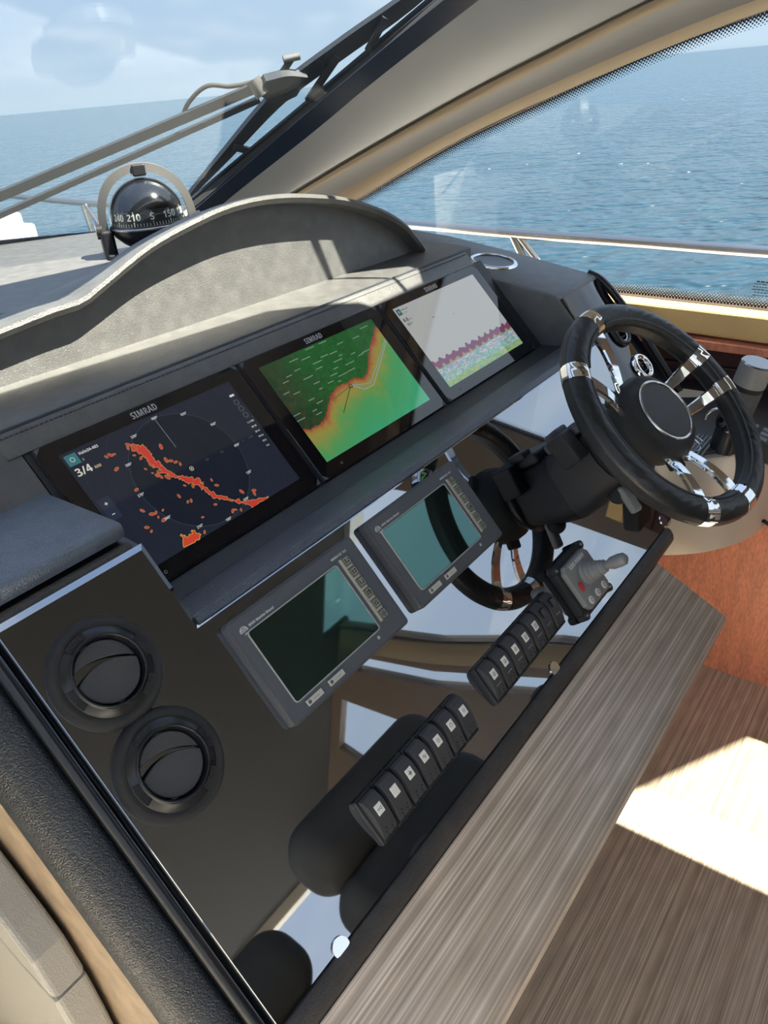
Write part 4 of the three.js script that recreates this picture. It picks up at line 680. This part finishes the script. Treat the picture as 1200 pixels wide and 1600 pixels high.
// ---------------------------------------------------------------- side console with throttle
{
  const arc = []; for (let i = 0; i <= 14; i++) { const t = Math.PI + 0.12 - i / 14 * (Math.PI / 2 + 0.12); arc.push([0.80 + 0.262 * Math.cos(t), 0.295 + 0.262 * Math.sin(t)]); }
  const g = thing('side_console', 'rounded bronze-grey side console below the steering wheel', 'console', [0.78, 0.70, 0.3]);
  wpart('drum', crease(slab([...arc, [0.965, 0.557], [0.965, 0.03], [0.54, 0.03]], 0.70, 0.905, [], 0.006), 0.5), M.drum, g);
  wpart('top_pad', crease(slab([...arc.map(([x, z]) => [x + 0.012, z - 0.008]), [0.96, 0.549], [0.96, 0.10], [0.56, 0.10]], 0.903, 0.912, [], 0.003), 0.5), M.blackPlastic, g);
  for (let i = 0; i < 9; i++) wpart('rib', at(rbox(0.10, 0.003, 0.0035, 0.001), 0.63, 0.9135, 0.40 + i * 0.0075), M.midGrey, g);
  const k = mesh('key_switch', lathe([[0.0001, 0.004], [0.006, 0.004], [0.0065, 0.009], [0.012, 0.008], [0.0145, 0]], 28), M.steel, g); k.position.set(0.548 - 0.78, 0.745 - 0.70, 0.39 - 0.3); k.rotation.y = -Math.PI / 2 + 0.35;
  const gg = thing('round_gauge', 'black round control with chrome rings behind the wheel rim', 'control', [0.62, 0.913, 0.42]); gg.rotation.x = -Math.PI / 2 + 0.3;
  mesh('dial', lathe([[0.0001, 0.006], [0.03, 0.006], [0.036, 0.010], [0.042, 0.006], [0.043, -0.008]], 48), M.blackSatin, gg);
  mesh('chrome_ring', new THREE.TorusGeometry(0.028, 0.0014, 8, 48), M.chrome, gg).position.z = 0.0068;
  mesh('outer_ring', new THREE.TorusGeometry(0.042, 0.0014, 8, 48), M.chrome, gg).position.z = 0.006;
  const t = thing('throttle_lever', 'grey cylindrical throttle handle rising beside the dark wood wall', 'throttle', [0.65, 0.912, 0.49]);
  const A = [0.652, 0.955, 0.488], B = [0.652, 1.075, 0.517], L = (q) => A.map((v, i) => v + (B[i] - v) * q);
  wpart('stem', rod([0.652, 0.905, 0.48], L(0.1), 0.024, 0.024), M.blackSatin, t);
  wpart('lower_sleeve', rod(L(0.05), L(0.60), 0.027, 0.027, 40), M.caseGrey, t);
  wpart('band', rod(L(0.60), L(0.67), 0.0265, 0.0265, 40), M.rubber, t);
  wpart('upper_sleeve', rod(L(0.67), L(0.98), 0.027, 0.027, 40), M.midGrey, t);
  wpart('end_cap', rod(L(0.98), L(1.0), 0.0275, 0.0255, 40), M.steel, t);
  wpart('thumb_pad', new THREE.SphereGeometry(0.02, 24, 16).scale(0.5, 1.1, 0.9).translate(...L(0.12).map((v, i) => v + [-0.024, 0, -0.006][i])), M.bezel, t);
  const loop = []; for (let i = 0; i <= 16; i++) { const a = i / 16 * Math.PI; loop.push([0.628 - 0.004 * Math.sin(a), 0.968 + 0.026 * Math.sin(a), 0.478 + 0.028 * -Math.cos(a)]); } loop.push([0.628, 0.93, 0.508]);
  wpart('chrome_loop', tube(loop, 0.0026, 40, 8), M.chrome, t);
  const kp = thing('keypad', 'small grey control box with rubber keys under the throttle', 'keypad', [0.66, 0.912, 0.545]);
  wpart('box', at(rbox(0.07, 0.035, 0.075, 0.006, 3).rotateX(0.3), 0.655, 0.925, 0.556), M.blackPlastic, kp);
  for (let i = 0; i < 3; i++) for (let j = 0; j < 3; j++) wpart('key', at(rbox(0.014, 0.006, 0.017, 0.002).rotateX(0.3), 0.635 + i * 0.019, 0.951 - j * 0.0065, 0.522 + j * 0.0235), M.midGrey, kp);
  const cb2 = mesh('cable', tube([[0.74, 0.73, 0.555], [0.76, 0.70, 0.585], [0.775, 0.64, 0.60], [0.78, 0.56, 0.605], [0.79, 0.50, 0.60]], 0.004, 30, 8), M.rubber); tag(cb2, 'thin black cable hanging below the side console', 'cable');
  const sk = thing('wall_socket', 'pale socket plate on the cherry wood panel', 'socket', [0.972, 0.60, 0.66]);
  wpart('plate', at(rbox(0.012, 0.11, 0.05, 0.004), 0.966, 0.60, 0.685), M.cream, sk); wpart('plug', at(rbox(0.03, 0.05, 0.03, 0.008), 0.95, 0.565, 0.68), M.rubber, sk);
}

// ---------------------------------------------------------------- compass
{
  const c = V(0.150, 1.371, -0.371), R = 0.0616, g = thing('compass', 'black dome compass in a bracket on top of the dash', 'compass', [c.x, 1.314, c.z]), o = c.y - 1.314;
  const az = Math.atan2(camera.position.x - c.x, camera.position.z - c.z); g.rotation.y = az + 0.12;      // faces the helm
  mesh('dome', new THREE.SphereGeometry(R, 48, 24, 0, Math.PI * 2, 0, Math.PI * 0.56).translate(0, o, 0), M.tint, g);
  const ct = canvasTex(2048, 160, (q, w, h) => { q.fillStyle = '#0c0d0f'; q.fillRect(0, 0, w, h); for (let i = 0; i < 72; i++) { const x = i / 72 * w, big = i % 6 === 0; q.fillStyle = '#e9e6da'; q.fillRect(x - (big ? 5 : 3), h - (big ? 62 : 48), big ? 10 : 6, 60); } for (let i = 0; i < 12; i++) { const dgs = i * 30, t = { 0: 'N', 90: 'E', 180: 'S', 270: 'W' }[dgs] ?? String(dgs); const x = ((540 - dgs) % 360) / 360 * w; q.fillStyle = '#efeadb'; for (const k of [0, -w, w]) bitmapText(q, t, x + k, 58, 84, '#efeadb', 'bold', 'center'); q.fillRect(x - 3, 8, 6, 18); } });
  ct.wrapS = THREE.RepeatWrapping; ct.repeat.set(1, 1); ct.offset.set(0.0, 0);
  const card = new THREE.CylinderGeometry(0.0576, 0.0602, 0.028, 96, 1, true, 0); card.translate(0, o + 0.002, 0);
  mesh('card', card, std({ map: ct, roughness: 0.5 }), g);
  mesh('card_top', new THREE.SphereGeometry(0.0598, 48, 20, 0, Math.PI * 2, 0, 1.30).translate(0, o, 0), M.blackDome, g);
  mesh('bowl', new THREE.LatheGeometry([[0.0001, -0.05], [0.03, -0.05], [0.048, -0.038], [0.060, -0.026], [0.064, -0.016], [0.0645, -0.010], [0.0615, -0.008]].map(p => new THREE.Vector2(...p)), 56).translate(0, o, 0), M.blackSatin, g);
  mesh('bezel', new THREE.TorusGeometry(0.0632, 0.0028, 10, 64).rotateX(Math.PI / 2).translate(0, o - 0.013, 0), M.steel, g);
  const arch = []; for (let i = 0; i <= 28; i++) { const a = Math.PI * i / 28, x = Math.cos(a), y = Math.sin(a), px = 0.0735 * x, py = o - 0.014 + 0.090 * Math.pow(y, 0.8), nx = x, ny = y; arch.push([[px - nx * 0.006, py - ny * 0.006, 0.013], [px + nx * 0.007, py + ny * 0.007, 0.010], [px + nx * 0.007, py + ny * 0.007, -0.014], [px - nx * 0.006, py - ny * 0.006, -0.016]]); }
  const ar = mesh('bracket', crease(loft(arch, true), 0.6), M.archGrey, g); ar.rotation.y = -0.10;
  mesh('bracket_clip', at(rbox(0.022, 0.018, 0.03, 0.003), 0, o + 0.072, 0), M.blackSatin, g);
  for (const sx of [-1, 1]) { mesh('foot', at(rbox(0.022, 0.044, 0.034, 0.006), sx * 0.073, o - 0.034, 0), M.blackSatin, g); mesh('pivot_knob', rod([sx * 0.078, o - 0.014, 0], [sx * 0.088, o - 0.014, 0], 0.012), M.blackSatin, g); }
  mesh('base', at(rbox(0.16, 0.008, 0.06, 0.003), 0, 0.004, 0), M.blackSatin, g);
}

// ---------------------------------------------------------------- wiper outside the windshield
{
  const Wp = (x, y, off = 0.05) => onW(x, y, off), g = thing('windshield_wiper', 'black twin-arm wiper parked along the windshield pillar', 'wiper', Wp(0.52, 1.53));
  const bar = (a, b, w, th = 0.006) => { const A = V(...a), B = V(...b), d = B.clone().sub(A).normalize(), s = wn.clone().cross(d).normalize(), row = (p, k) => [[k, -1], [k, 1], [-k, 1], [-k, -1]].map(([u, v]) => p.clone().addScaledVector(s, u * w / 2).addScaledVector(wn, v * th / 2).toArray()); return crease(loft([row(A, 1), row(B, 1)], true), 0.3); };
  wpart('arm', bar(Wp(-0.30, 1.235), Wp(0.496, 1.545), 0.021, 0.006), M.wiper, g);
  wpart('arm', bar(Wp(-0.30, 1.182), Wp(0.515, 1.526), 0.013, 0.006), M.wiper, g);
  wpart('joint_cover', rod(Wp(0.500, 1.532, 0.03), Wp(0.490, 1.560, 0.05), 0.014), M.blackPlastic, g);
  wpart('pivot', crease(band([Wp(0.49, 1.535, 0.03), Wp(0.53, 1.515, 0.03), Wp(0.56, 1.525, 0.03)], [Wp(0.495, 1.555, 0.03), Wp(0.53, 1.56, 0.03), Wp(0.565, 1.555, 0.03)], wn.clone().multiplyScalar(0.02).toArray(), [0, 0, 0], 1)), M.wiper, g);
  wpart('bow', band([[0.450, 1.352], [0.482, 1.428], [0.535, 1.538], [0.600, 1.602], [0.680, 1.668], [0.76, 1.735]].map(p => Wp(...p, 0.045)), [[0.456, 1.349], [0.502, 1.421], [0.562, 1.520], [0.632, 1.584], [0.702, 1.646], [0.767, 1.730]].map(p => Wp(...p, 0.045)), wn.clone().multiplyScalar(0.012).toArray(), [0, 0, 0], 1), M.wiper, g);
  wpart('blade', bar(Wp(0.447, 1.335, 0.02), Wp(0.79, 1.735, 0.02), 0.012, 0.016), M.rubber, g);
  wpart('blade_spine', bar(Wp(0.447, 1.345, 0.034), Wp(0.78, 1.738, 0.034), 0.008, 0.006), M.wiper, g);
  for (const [a, b] of [[[0.495, 1.445], [0.53, 1.432]], [[0.53, 1.432], [0.548, 1.452]], [[0.61, 1.585], [0.59, 1.515]], [[0.66, 1.64], [0.655, 1.59]]]) wpart('yoke', bar(Wp(...a, 0.04), Wp(...b, 0.036), 0.014, 0.006), M.wiper, g);
  wpart('washer_hose', tube([Wp(0.398, 1.498, 0.055), Wp(0.405, 1.532, 0.06), Wp(0.43, 1.556, 0.065), Wp(0.465, 1.552, 0.06), Wp(0.50, 1.556, 0.06), Wp(0.535, 1.566, 0.06)], 0.0042, 40, 8), M.rubber, g);
  wpart('nozzle', rod(Wp(0.540, 1.548, 0.06), Wp(0.551, 1.590, 0.06), 0.0075, 0.006), M.blackPlastic, g);
  wpart('nozzle_head', rod(Wp(0.537, 1.588, 0.06), Wp(0.562, 1.592, 0.06), 0.007, 0.007), M.caseGrey, g);
}

// ---------------------------------------------------------------- helm seats behind the camera's view, mirrored in the panel
function seat(x, z, label, top, w) {
  const g = thing('helm_chair', label, 'chair', [x, FL, z], 'helm chairs');
  mesh('pedestal', new THREE.CylinderGeometry(0.07, 0.12, 0.45, 24).translate(0, 0.225, 0.18), M.steel, g);
  mesh('cushion', at(rbox(w, 0.16, 0.46, 0.06, 4), 0, 0.53, 0.14), M.seat, g);
  mesh('backrest', at(rbox(w, 0.50, 0.15, 0.06, 4), 0, top - 0.40, 0.36), M.seat, g);
  mesh('headrest', at(rbox(w * 0.98, 0.16, 0.16, 0.065, 5), 0, top - 0.08, 0.33), M.seat, g);
  for (const s of [-1, 1]) mesh('armrest', at(rbox(0.08, 0.08, 0.40, 0.035, 4), s * (w / 2 - 0.03), 0.78, 0.16), M.seat, g);
}
seat(0.19, 0.93, 'dark grey helm chair behind the steering wheel', 1.13, 0.50);
seat(-0.325, 1.10, 'dark grey companion chair left of the helm chair', 1.10, 0.44);
{ // sunlit cockpit deck astern
  struct(mesh('cockpit_deck', slab([[-2.3, 3.5], [1.95, 3.5], [1.95, 6.5], [-2.3, 6.5]], 0.05, 0.1), M.white));
}

renderer.render(scene, camera);
